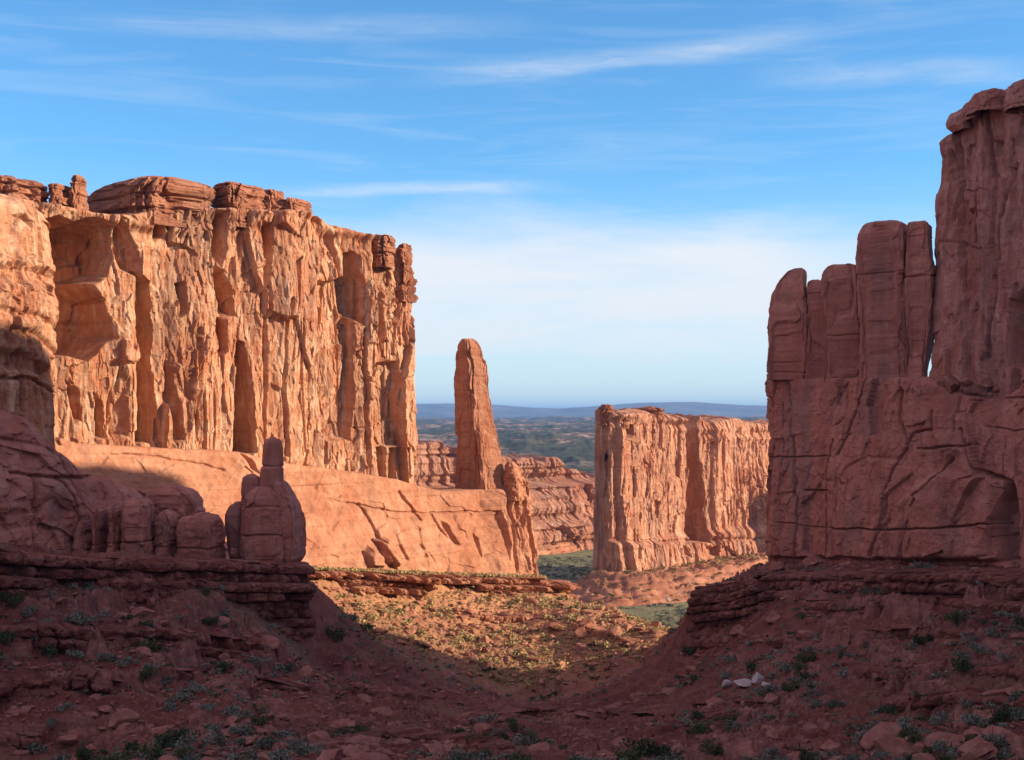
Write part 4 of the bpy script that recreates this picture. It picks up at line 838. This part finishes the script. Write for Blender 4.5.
# red mound at the butte's foot
mound_pts = []
def mound(name, label, cx, cyy, rx, ry, h, zb, seed, ang=0.85, mat=M_strata_lit):
    a = np.linspace(0, 2 * math.pi, 260, endpoint=False); r = np.linspace(0, 1, 90)
    R, A = np.meshgrid(r, a, indexing='ij')
    x0 = R * np.cos(A) * rx; y0 = R * np.sin(A) * ry
    X = cx + x0 * math.cos(ang) - y0 * math.sin(ang); Y = cyy + x0 * math.sin(ang) + y0 * math.cos(ang)
    z = zb + h * (1 - sstep(0.55, 1.0, R + 0.12 * fbm(X * 0.03, Y * 0.03, seed, 3)))
    q = z / 3.2 + 0.4 * fbm(X * 0.04, Y * 0.04, seed, 3); fr = q - np.floor(q); z = (np.floor(q) + sstep(0.35, 0.75, fr)) * 3.2
    z = z + 2.2 * fbm(X * 0.08, Y * 0.08, seed + 2, 5, 0.6) + facet(X / 5, Y / 5, seed, 2.0, 1.0, 1.0, 0.1) + facet(X / 2.2, Y / 2.2, seed + 1, 1.0, 0.5, 0.5, 0.1)
    z = z - 12 * sstep(0.9, 1.0, R)
    t = thing(name, label, 'mound', (cx, cyy, zb)); 
    mound_pts.append(np.stack([X, Y, z], -1)[8:84].reshape(-1, 3))
    child(new_obj('slope', mesh_np('slope', np.stack([X, Y, z], -1).reshape(-1, 3), grid_quads(len(r), len(a), True)), mat), t)
mound('rubble_mound', 'terraced red rubble mound spreading around the foot of the butte', 108, 850, 136, 50, 13, -103, 71, mat=M_cap)
mound('rubble_mound', 'long low red rubble slope at the foot of the far layered mesa', 8, 1255, 240, 46, 12, -128, 72, ang=0.92, mat=M_strata_lit)

# unseen wall and butte added off right, outlined to throw shade into view
rim = thing('added_shade_wall', 'unseen high wall added beyond the right side of the view to cast shade', 'cliff', (220, 250, 0))
RR = Plan([(225, 376), (226, 350), (222, 300), (220, 200), (220, 60), (220, -120)]); shave_flip(RR)
child(loft('wall_face', M_tower, RR, lambda u: np.interp(u, [0, 22, 40, 54, 60, 68, 98, 480], [88, 92, 98, 108, 118, 124, 128, 118]) + 3 * fbm(u * 0.05, 0 * u, 0 * u, 3), lambda u: np.full(u.shape, -50.0), 30,
           lambda U, Z: face_noise(U, Z, 17), 200, 90, edge=3, r0=6, r1=6), rim)  # rim is the added shade wall
ob = thing('added_shade_butte', 'unseen butte added beyond the right side of the view to cast shade', 'butte', (430, 900, -60))
child(column('shaft', M_tower, 905, [(368, 1166, 1180), (374, 1156, 1190), (398, 1150, 1200), (600, 1140, 1210)], 46, None, n=4, seed=77, rough=2, slab=1), ob)  # body of the added shade butte
print('ledges', round(time.time() - T0, 1))

# ------------------------------------------------------------------ boulders
rng = np.random.RandomState(5)
def ico(sub):
    import bmesh
    bm = bmesh.new(); bmesh.ops.create_icosphere(bm, subdivisions=sub, radius=1)
    v = np.array([x.co[:] for x in bm.verts]); f = np.array([[a.index for a in p.verts] for p in bm.faces]); bm.free(); return v, f
IV, IF = ico(4); IV2, IF2 = ico(2); IV1, IF1 = ico(1)
def rock_shape(V, seed, flat=0.75, cuts=14):
    r = np.random.RandomState(seed); P = V.copy()
    for _ in range(cuts):                       # slice with random planes: a broken, faceted block
        n = r.normal(size=3); n /= np.linalg.norm(n); d = r.uniform(0.48, 0.86)
        k = P @ n - d; P = P - np.outer(np.maximum(k, 0), n) * 0.97
    P = P * np.array([r.uniform(0.85, 1.25), r.uniform(0.7, 1.0), flat * r.uniform(0.7, 1.1)])
    nn = fbm(P[:, 0] * 2.2 + seed, P[:, 1] * 2.2, P[:, 2] * 2.2, 4); P = P * (1 + 0.10 * nn + 0.03 * fbm(P[:, 0] * 9 + seed, P[:, 1] * 9, P[:, 2] * 9, 2))[:, None]
    return P
rockmeshes = {}
def rock_mesh(i, mat):
    k = (i, mat.name)
    if k not in rockmeshes:
        me = mesh_np('boulder', rock_shape(IV, 100 + i), IF, smooth=False); me.materials.append(mat); rockmeshes[k] = me
    return rockmeshes[k]
def place_rock(px, py, wpx, i, label, group=None, mat=M_boulder, Y=None, name='boulder', squash=1.0, rot=None, zoff=0.0):
    """stand a boulder where the line of sight through (px,py) meets the ground"""
    if Y is None:
        yy = np.arange(150, 1000, 0.5); g = terrain(px2X(px, yy), yy); hit = np.where(g >= py2Z(py, yy))[0]
        if not len(hit): return None
        Y = float(yy[hit[0]]); z = float(g[hit[0]])
    else: z = py2Z(py, Y)
    s = wpx / F * Y / 2
    o = bpy.data.objects.new(name, rock_mesh(i, mat)); COL.objects.link(o)
    o.location = (px2X(px, Y), Y, z + s * 0.30 + zoff); o.scale = (s, s, s * squash)
    o.rotation_euler = (rng.uniform(-.3, .3), rng.uniform(-.3, .3), rng.uniform(0, 6.28)) if rot is None else rot
    return tag(o, label, 'boulder', group)
# the pale boulders in the shade
place_rock(726, 689, 15, 1, 'squat whitish boulder, leftmost of the pale stones on the dark slope', mat=M_white)
place_rock(744, 687, 25, 2, 'long flat whitish boulder lying between two rounder pale stones', mat=M_white, squash=0.55, rot=(0, 0.1, 0.3))
place_rock(759, 682, 16, 3, 'tallest whitish boulder of the pale stones on the dark slope', mat=M_white, squash=1.2)
place_rock(767, 690, 14, 4, 'round whitish boulder at the right end of the pale stones', mat=M_white)
place_rock(683, 656, 7, 5, 'small white stone in the shaded brush below the stepped ledge nose', mat=M_white)
place_rock(775, 652, 6, 6, 'small pale stone alone on the red slope above the pale boulders', mat=M_white)
place_rock(234, 556, 13, 7, 'upright pinkish boulder leaning beside the pinnacle foot', Y=328, squash=1.7, mat=M_boulder)
place_rock(235, 564, 5, 8, 'tiny white stone at the pinnacle foot', Y=326, mat=M_white)
place_rock(150, 607, 16, 9, 'pinkish slab boulder below the left ledge above dark brush', mat=M_boulder)
place_rock(60, 612, 14, 10, 'flat pale pink boulder among sagebrush at far left', mat=M_boulder, squash=0.6)
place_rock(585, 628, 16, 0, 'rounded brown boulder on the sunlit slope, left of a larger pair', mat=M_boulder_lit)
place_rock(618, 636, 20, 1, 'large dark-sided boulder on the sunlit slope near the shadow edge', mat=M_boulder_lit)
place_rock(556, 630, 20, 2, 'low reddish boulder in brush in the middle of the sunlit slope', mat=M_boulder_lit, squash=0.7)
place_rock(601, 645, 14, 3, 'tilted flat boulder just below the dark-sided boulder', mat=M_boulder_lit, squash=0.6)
place_rock(760, 566, 8, 6, 'small upright block on the bench at the shaded wall corner', Y=372, mat=M_boulder)
place_rock(668, 600, 6, 2, 'small pale boulder in the valley grass below the butte', Y=740, mat=M_white)
for i, (a, b, s_) in enumerate([(952, 388, 24), (972, 392, 22), (986, 386, 20), (964, 384, 16), (998, 391, 12), (978, 400, 10), (941, 386, 13), (990, 396, 9)]):
    place_rock(a, b, s_, i, ['big angular boulder at the left foot of the tallest tower', 'wedge shaped boulder in the middle of the tower foot pile', 'dark boulder resting against the tallest tower', 'block jammed high in the pile at the tower foot',
        'flat boulder at the right end of the tower foot pile', 'lowest loose boulder under the tower foot pile', 'boulder wedged in the gap between fingers and tower', 'small boulder on the lip below the tower'][i], 'boulders heaped at the foot of the tower', Y=313 - i * 1.5, mat=M_boulder)
for i, (a, b, s_) in enumerate([(75, 452, 16), (92, 456, 14), (108, 458, 18), (122, 455, 12), (133, 460, 16), (146, 458, 12), (84, 462, 10), (118, 464, 10), (158, 460, 9), (100, 447, 12), (60, 448, 14), (140, 451, 10)]):
    place_rock(a, b - 5, s_, i, ['fallen block %s the rubble pile at the cliff foot' % w_ for w_ in ('near the left end of', 'low on the left of', 'largest in the middle of', 'behind the largest block of', 'right of centre in', 'toward the right of', 'lowest left in',
        'lowest in the middle of', 'at the far right end of', 'highest in the middle of', 'farthest left in', 'high on the right of')][i], 'fallen blocks at the foot of the sunlit cliff', Y=378 + (a - 60) * 0.28, mat=M_boulder_lit)

# scattered boulders and shrubs: sample the ground, see what the camera sees
NS = 40000
sp_px = rng.uniform(-40, 1064, NS); sp_Y = 150 * (520 / 150) ** rng.rand(NS)
sp_px[26000:] = rng.uniform(300, 700, NS - 26000); sp_Y[26000:] = rng.uniform(384, 500, NS - 26000)
sX = px2X(sp_px, sp_Y); sZ = terrain(sX, sp_Y); spy = HY - sZ * F / sp_Y
def blocked(px, Y):      # behind the cliffs?
    lb = np.interp(px, [-40, 50, 230, 310, 530, 560], [250, 300, 325, 404, 490, 900]); rb = np.interp(px, [600, 680, 765, 1024, 1064], [900, 900, 372, 282, 270])
    lb = np.where(px < 310, np.interp(px, [-40, 0, 300, 318], [228, 246, 322, 330]), lb)
    inner = (px < 318) & (Y > lb)
    return inner | ((px >= 318) & (Y > np.interp(px, [318, 430, 530, 560, 700], [402, 440, 485, 520, 600]))) | (Y > rb)
keep = ~blocked(sp_px, sp_Y) & (spy < 775)
def nclump(seed, f=0.05): return fbm(sX * f, sp_Y * f, seed, 3)
lit = sp_Y > 386
lit_z = lit
pr = rng.rand(NS)
# ---- boulders
bsel = keep & (pr < 0.46) & ((nclump(3.1) > -0.15) | lit)
size = (0.28 + 0.55 * rng.pareto(3.0, NS)).clip(0.25, 2.6) * np.where((sp_px > 820) & (spy > 680), 1.35, 1.0)
bi = np.where(bsel)[0]; order = bi[np.argsort(-(size[bi] / sp_Y[bi]))]
adj = ['angular', 'blocky', 'slabby', 'wedge-shaped', 'rounded', 'squat', 'broken', 'tilted']
def where_txt(px, py, litf):
    if litf: return 'on the sunlit slope below the spire' if px > 430 else 'on the sunlit slope below the apron'
    if px < 330: return 'on the shaded slope at lower left' if py > 660 else 'on the shaded slope under the left ledge'
    if px < 640: return 'on the shaded wash floor at bottom centre'
    return 'in the dark boulder field at lower right' if py > 690 else 'on the shaded slope under the right wall'
NB = 190; lit_pick = rng.rand(NS) < sstep(330, 440, sp_Y)  # lit boulder copy picked more often towards the sunlit side
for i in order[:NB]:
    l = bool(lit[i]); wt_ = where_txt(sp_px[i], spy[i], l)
    s = float(size[i]); m = M_boulder_lit if lit_pick[i] else M_boulder; mi = int(rng.randint(10))
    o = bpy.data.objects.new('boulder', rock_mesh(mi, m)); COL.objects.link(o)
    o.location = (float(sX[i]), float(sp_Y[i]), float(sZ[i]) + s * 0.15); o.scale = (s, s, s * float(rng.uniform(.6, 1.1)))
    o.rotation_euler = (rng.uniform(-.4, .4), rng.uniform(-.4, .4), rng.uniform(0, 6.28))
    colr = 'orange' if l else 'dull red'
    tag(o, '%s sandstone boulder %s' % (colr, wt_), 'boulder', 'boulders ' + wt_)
# the remaining stones: one mesh of rubble
rest = order[NB:9000]
def merge_copies(V, Fc, loc, sca, rz):
    n = len(loc); c, s = np.cos(rz), np.sin(rz)
    P = V[None] * sca[:, None, :]
    X = P[..., 0] * c[:, None] - P[..., 1] * s[:, None]; Y = P[..., 0] * s[:, None] + P[..., 1] * c[:, None]
    W = np.stack([X, Y, P[..., 2]], -1) + loc[:, None, :]
    return W.reshape(-1, 3), (Fc[None] + (np.arange(n) * len(V))[:, None, None]).reshape(-1, Fc.shape[1])
for nm, mk, mt in (('rubble', ~lit_pick[rest], M_boulder), ('rubble', lit_pick[rest], M_boulder_lit)):
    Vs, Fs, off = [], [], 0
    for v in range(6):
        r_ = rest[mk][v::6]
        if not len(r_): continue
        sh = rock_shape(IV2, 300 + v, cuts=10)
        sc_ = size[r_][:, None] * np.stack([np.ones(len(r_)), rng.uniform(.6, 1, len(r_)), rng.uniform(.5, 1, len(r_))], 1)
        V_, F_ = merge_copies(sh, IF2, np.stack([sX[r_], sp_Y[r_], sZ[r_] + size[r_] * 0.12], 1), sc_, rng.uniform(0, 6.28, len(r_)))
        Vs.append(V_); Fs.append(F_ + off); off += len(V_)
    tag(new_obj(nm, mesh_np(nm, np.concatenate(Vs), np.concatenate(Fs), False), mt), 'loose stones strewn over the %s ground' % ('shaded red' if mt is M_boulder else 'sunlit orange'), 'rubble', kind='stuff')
# ---- shrubs
def leaf_cloud(n, seed, flat=0.7, leaf=0.11, lobes=6):
    r = np.random.RandomState(seed)
    cen = r.normal(size=(lobes, 3)) * np.array([0.45, 0.45, 0.2]); cen[:, 2] = np.abs(cen[:, 2]) + 0.25
    k = r.randint(0, lobes, n); d = r.normal(size=(n, 3)); d /= np.linalg.norm(d, axis=1)[:, None]
    P = cen[k] + d * (r.rand(n, 1) ** 0.4) * r.uniform(0.3, 0.5, (lobes, 1))[k]; P[:, 2] = np.abs(P[:, 2]) * flat
    a = r.normal(size=(n, 3)); a /= np.linalg.norm(a, axis=1)[:, None]; b = np.cross(a, r.normal(size=(n, 3))); b /= np.linalg.norm(b, axis=1)[:, None] + 1e-9
    s = leaf * r.uniform(0.6, 1.4, (n, 1))
    V = np.stack([P - a * s, P + b * s * 0.6, P + a * s, P - b * s * 0.6], 1).reshape(-1, 3)
    return V, np.arange(4 * n).reshape(n, 4)
def stems(n, seed):
    r = np.random.RandomState(seed); V = []; Q = []
    for i in range(n):
        t = r.normal(size=3) * 0.4; t[2] = abs(t[2]) + 0.4; k = 5
        for j, (c, w_) in enumerate(((np.array([0, 0, -0.15]), 0.05), (t * 0.5 + r.normal(size=3) * 0.04, 0.035), (t, 0.012))):
            for q in range(k):
                a = q / k * 2 * math.pi; V.append(c + np.array([math.cos(a), math.sin(a), 0]) * w_)
        o = i * 3 * k
        for j in range(2):
            for q in range(k): Q.append([o + j * k + q, o + j * k + (q + 1) % k, o + (j + 1) * k + (q + 1) % k, o + (j + 1) * k + q])
    return np.array(V), np.array(Q)
def shrub_proto(mat, seed, n=420, flat=0.8, leaf=0.085):
    V, Q = leaf_cloud(n, seed, flat, leaf); a = mesh_np('foliage', V, Q, False); a.materials.append(mat)
    V, Q = stems(7, seed); b = mesh_np('stems', V, Q, True); b.materials.append(M_bark); return a, b
protos = {'sagebrush': [shrub_proto(M_sage, s) for s in range(5)], 'juniper_bush': [shrub_proto(M_jun, 20 + s, 620, 1.15, 0.075) for s in range(4)], 'dry_bush': [shrub_proto(M_gold, 40 + s, 360, 0.7, 0.09) for s in range(4)]}
def put_shrub(kind, x, y, z, s, label, group, parts=True):
    f, st_ = protos[kind][int(rng.randint(len(protos[kind])))]
    e = bpy.data.objects.new(kind, None if parts else f); COL.objects.link(e); e.location = (x, y, z); e.scale = (s, s, s); e.rotation_euler = (0, 0, float(rng.uniform(0, 6.28)))
    tag(e, label, 'bush', group)
    if parts:
        for nm, m in (('foliage', f), ('stems', st_)):
            o = bpy.data.objects.new(nm, m); COL.objects.link(o); o.parent = e
    return e
def ground_hit(px, py):
    yy = np.arange(150, 700, 0.4); g = terrain(px2X(px, yy), yy); hit = np.where(g >= py2Z(py, yy))[0]
    if not len(hit): return None
    return float(px2X(px, yy[hit[0]])), float(yy[hit[0]]), float(g[hit[0]])
big = [(38, 745, 24, 'sagebrush', 'pale grey-green sagebrush clump at the bottom left corner'), (52, 738, 16, 'sagebrush', 'smaller grey sagebrush right of the corner clump'), (182, 736, 26, 'juniper_bush', 'bright green bush on red soil at lower left'),
       (145, 628, 18, 'juniper_bush', 'dark bush in the hollow under the left ledge'), (212, 622, 18, 'juniper_bush', 'dark round bush under the ledge left of the pinnacle'), (12, 600, 26, 'juniper_bush', 'green bush at the left edge below the ledge'),
       (30, 612, 22, 'sagebrush', 'grey brush trailing down from the left edge bush'), (45, 622, 18, 'sagebrush', 'grey brush lower on the trailing line at far left'), (128, 662, 18, 'sagebrush', 'grey brush at the middle of the left slope'),
       (146, 667, 16, 'sagebrush', 'pale brush right of the mid-slope clump'), (112, 658, 14, 'sagebrush', 'small grey brush left of the mid-slope clump'), (335, 634, 26, 'juniper_bush', 'dark juniper at the foot of the ledge end in shade'),
       (300, 750, 22, 'sagebrush', 'grey sagebrush at bottom left of centre'), (240, 742, 18, 'sagebrush', 'sagebrush in the line running down to bottom centre'), (215, 728, 16, 'sagebrush', 'sagebrush high on the line running down to bottom centre'),
       (480, 742, 26, 'juniper_bush', 'dark green bush on the wash floor at bottom centre'), (640, 752, 40, 'juniper_bush', 'large dark juniper cut by the bottom edge right of centre'), (665, 755, 30, 'juniper_bush', 'dark juniper right of the largest bottom juniper'),
       (716, 750, 26, 'juniper_bush', 'dark juniper at the bottom edge below the pale boulders'), (800, 755, 26, 'juniper_bush', 'dark juniper at the bottom edge left of the boulder field'), (958, 620, 22, 'juniper_bush', 'dark bush on the ledge below the right wall'),
       (1018, 622, 18, 'juniper_bush', 'dark bush at the right edge on the ledge'), (690, 652, 18, 'juniper_bush', 'dark brush around white stones under the stepped ledge nose'), (697, 716, 16, 'juniper_bush', 'small dark bush left of and below the pale boulders'),
       (805, 677, 18, 'juniper_bush', 'dark bush right of the pale boulders'), (868, 742, 18, 'juniper_bush', 'dark bush between boulders at lower right'), (915, 740, 18, 'juniper_bush', 'second dark bush among boulders at lower right'),
       (160, 752, 18, 'sagebrush', 'grey brush at the bottom edge below the bright green bush'), (1005, 660, 16, 'sagebrush', 'grey brush at the right edge below the ledge'), (66, 706, 16, 'sagebrush', 'grey brush below the lower left outcrop')]
for px, py, wpx, kd, lb in big:
    h = ground_hit(px, py + wpx * 0.22)
    if h: put_shrub(kd, h[0], h[1], h[2] - 0.1, wpx / F * h[1] / 1.7, lb, None)
ssel = keep & (pr > 0.46) & ((nclump(7.7, 0.05) > 0.0) | (lit & (nclump(9.7, 0.09) + 0.25 * rng.rand(NS) > 0.05)))
si = np.where(ssel)[0]; ssz = (0.42 + 0.55 * rng.pareto(2.6, NS)).clip(0.35, 2.6) * np.where(lit, 0.95, 1.0)
so_ = si[np.argsort(-(ssz[si] / sp_Y[si]))]
kindof = np.where(lit, np.where(rng.rand(NS) < 0.86, 2, 1), np.where(rng.rand(NS) < 0.68, 0, 1))
kn = ['sagebrush', 'juniper_bush', 'dry_bush']; kl = ['grey-green sagebrush', 'dark green bush', 'yellowish dry bush']
for c_, i in enumerate(so_[:200]):
    wt_ = where_txt(sp_px[i], spy[i], bool(lit[i])); k = int(kindof[i])
    put_shrub(kn[k], float(sX[i]), float(sp_Y[i]), float(sZ[i]) - 0.05, float(ssz[i]) * 0.9, '%s %s' % (kl[k], wt_), '%s %s' % (kl[k], wt_))
mts = [M_sage, M_jun, M_gold]
for k in range(3):
    r_all = so_[200:9000]; r_all = r_all[kindof[r_all] == k]
    if not len(r_all): continue
    Vs, Fs, off = [], [], 0
    for v in range(4):
        r_ = r_all[v::4]; V, Q = leaf_cloud(70, 80 + v + k * 5, 0.8, 0.20)
        s3 = (ssz[r_] * 0.85)[:, None] * np.ones((1, 3))
        V_, F_ = merge_copies(V, Q, np.stack([sX[r_], sp_Y[r_], sZ[r_] - 0.05], 1), s3, rng.uniform(0, 6.28, len(r_)))
        Vs.append(V_); Fs.append(F_ + off); off += len(V_)
    tag(new_obj('scrub', mesh_np('scrub', np.concatenate(Vs), np.concatenate(Fs), False), mts[k]), ['low grey sage scrub spread over the shaded ground', 'low dark green scrub dotted over the canyon ground', 'low yellow scrub spread over the sunlit slope'][k], 'scrub', kind='stuff')
# valley brush: cottonwoods and scrub in the green flat, one cover
n = 2600; vy = rng.uniform(600, 1230, n); vp = rng.uniform(500, 780, n); vX = px2X(vp, vy)
ok = (fbm(vX * 0.02, vy * 0.02, 5, 3) > -0.05) & ((vp < 610) | (vy < 770)); vX, vy = vX[ok], vy[ok]
vz = terrain(vX, vy); V, Q = leaf_cloud(70, 99, 0.8, 0.24)
vs = rng.uniform(0.6, 1.6, len(vX)) * np.where(rng.rand(len(vX)) < 0.1, 1.6, 1)
V_, F_ = merge_copies(V, Q, np.stack([vX, vy, vz], 1), vs[:, None] * np.ones((1, 3)), rng.uniform(0, 6.28, len(vX)))
tag(new_obj('valley_brush', mesh_np('valley_brush', V_, F_, False), M_sage), 'dark green brush scattered over the grassy valley floor', 'brush', kind='stuff')
mp_ = mound_pts[0][rng.randint(0, len(mound_pts[0]), 1500)]
V, Q = leaf_cloud(70, 97, 0.8, 0.24); V_, F_ = merge_copies(V, Q, mp_[:750], rng.uniform(0.6, 1.7, 750)[:, None] * np.ones((1, 3)), rng.uniform(0, 6.28, 750))
tag(new_obj('mound_brush', mesh_np('mound_brush', V_, F_, False), M_gold), 'dry brush scattered over the rubble mound under the butte', 'brush', kind='stuff')
V_, F_ = merge_copies(rock_shape(IV2, 311, cuts=10), IF2, mp_[750:], (0.5 + 0.7 * rng.pareto(3, 750)).clip(0.4, 3.2)[:, None] * np.ones((1, 3)), rng.uniform(0, 6.28, 750))
tag(new_obj('mound_rubble', mesh_np('mound_rubble', V_, F_, False), M_boulder_lit), 'fallen stones scattered over the rubble mound under the butte', 'rubble', kind='stuff')
# bench vegetation strip at the foot of the apron
n = 700; bp = rng.uniform(306, 545, n); bY = np.interp(bp, [306, 430, 545], [412, 449, 492]) + rng.uniform(-1, 7, n); bX = px2X(bp, bY)
bz = np.maximum(terrain(bX, bY), py2Z(np.interp(bp, [306, 430, 545], [572, 577, 580]), bY) + 0.7)
V, Q = leaf_cloud(70, 98, 0.8, 0.22)
V_, F_ = merge_copies(V, Q, np.stack([bX, bY, bz], 1), rng.uniform(0.5, 1.5, n)[:, None] * np.ones((1, 3)), rng.uniform(0, 6.28, n))
tag(new_obj('bench_brush', mesh_np('bench_brush', V_, F_, False), M_gold), 'strip of green-gold brush along the bench at the apron foot', 'brush', kind='stuff')

# ------------------------------------------------------------------ the air
HZ = 1
if HZ:
    x0, x1, y0, y1, z0, z1 = -30000, 30000, -400, 61500, -240, 330
    V = np.array([(x, y, z) for x in (x0, x1) for y in (y0, y1) for z in (z0, z1)], float)
    Q = np.array([(0, 1, 3, 2), (4, 6, 7, 5), (0, 4, 5, 1), (2, 3, 7, 6), (0, 2, 6, 4), (1, 5, 7, 3)])
    hm = bpy.data.materials.new('haze'); hm.use_nodes = True; t = hm.node_tree; t.nodes.clear()
    pv = t.nodes.new('ShaderNodeVolumePrincipled'); pv.inputs['Color'].default_value = (0.24, 0.52, 1.0, 1); pv.inputs['Density'].default_value = 3.0e-5
    pv.inputs['Anisotropy'].default_value = 0.0
    mo = t.nodes.new('ShaderNodeOutputMaterial'); t.links.new(pv.outputs[0], mo.inputs['Volume'])
    tag(new_obj('haze', mesh_np('haze', V, Q, False), hm), 'thin blue air over the desert', 'haze', kind='stuff')
print('done', round(time.time() - T0, 1), 'objects', len(bpy.data.objects))
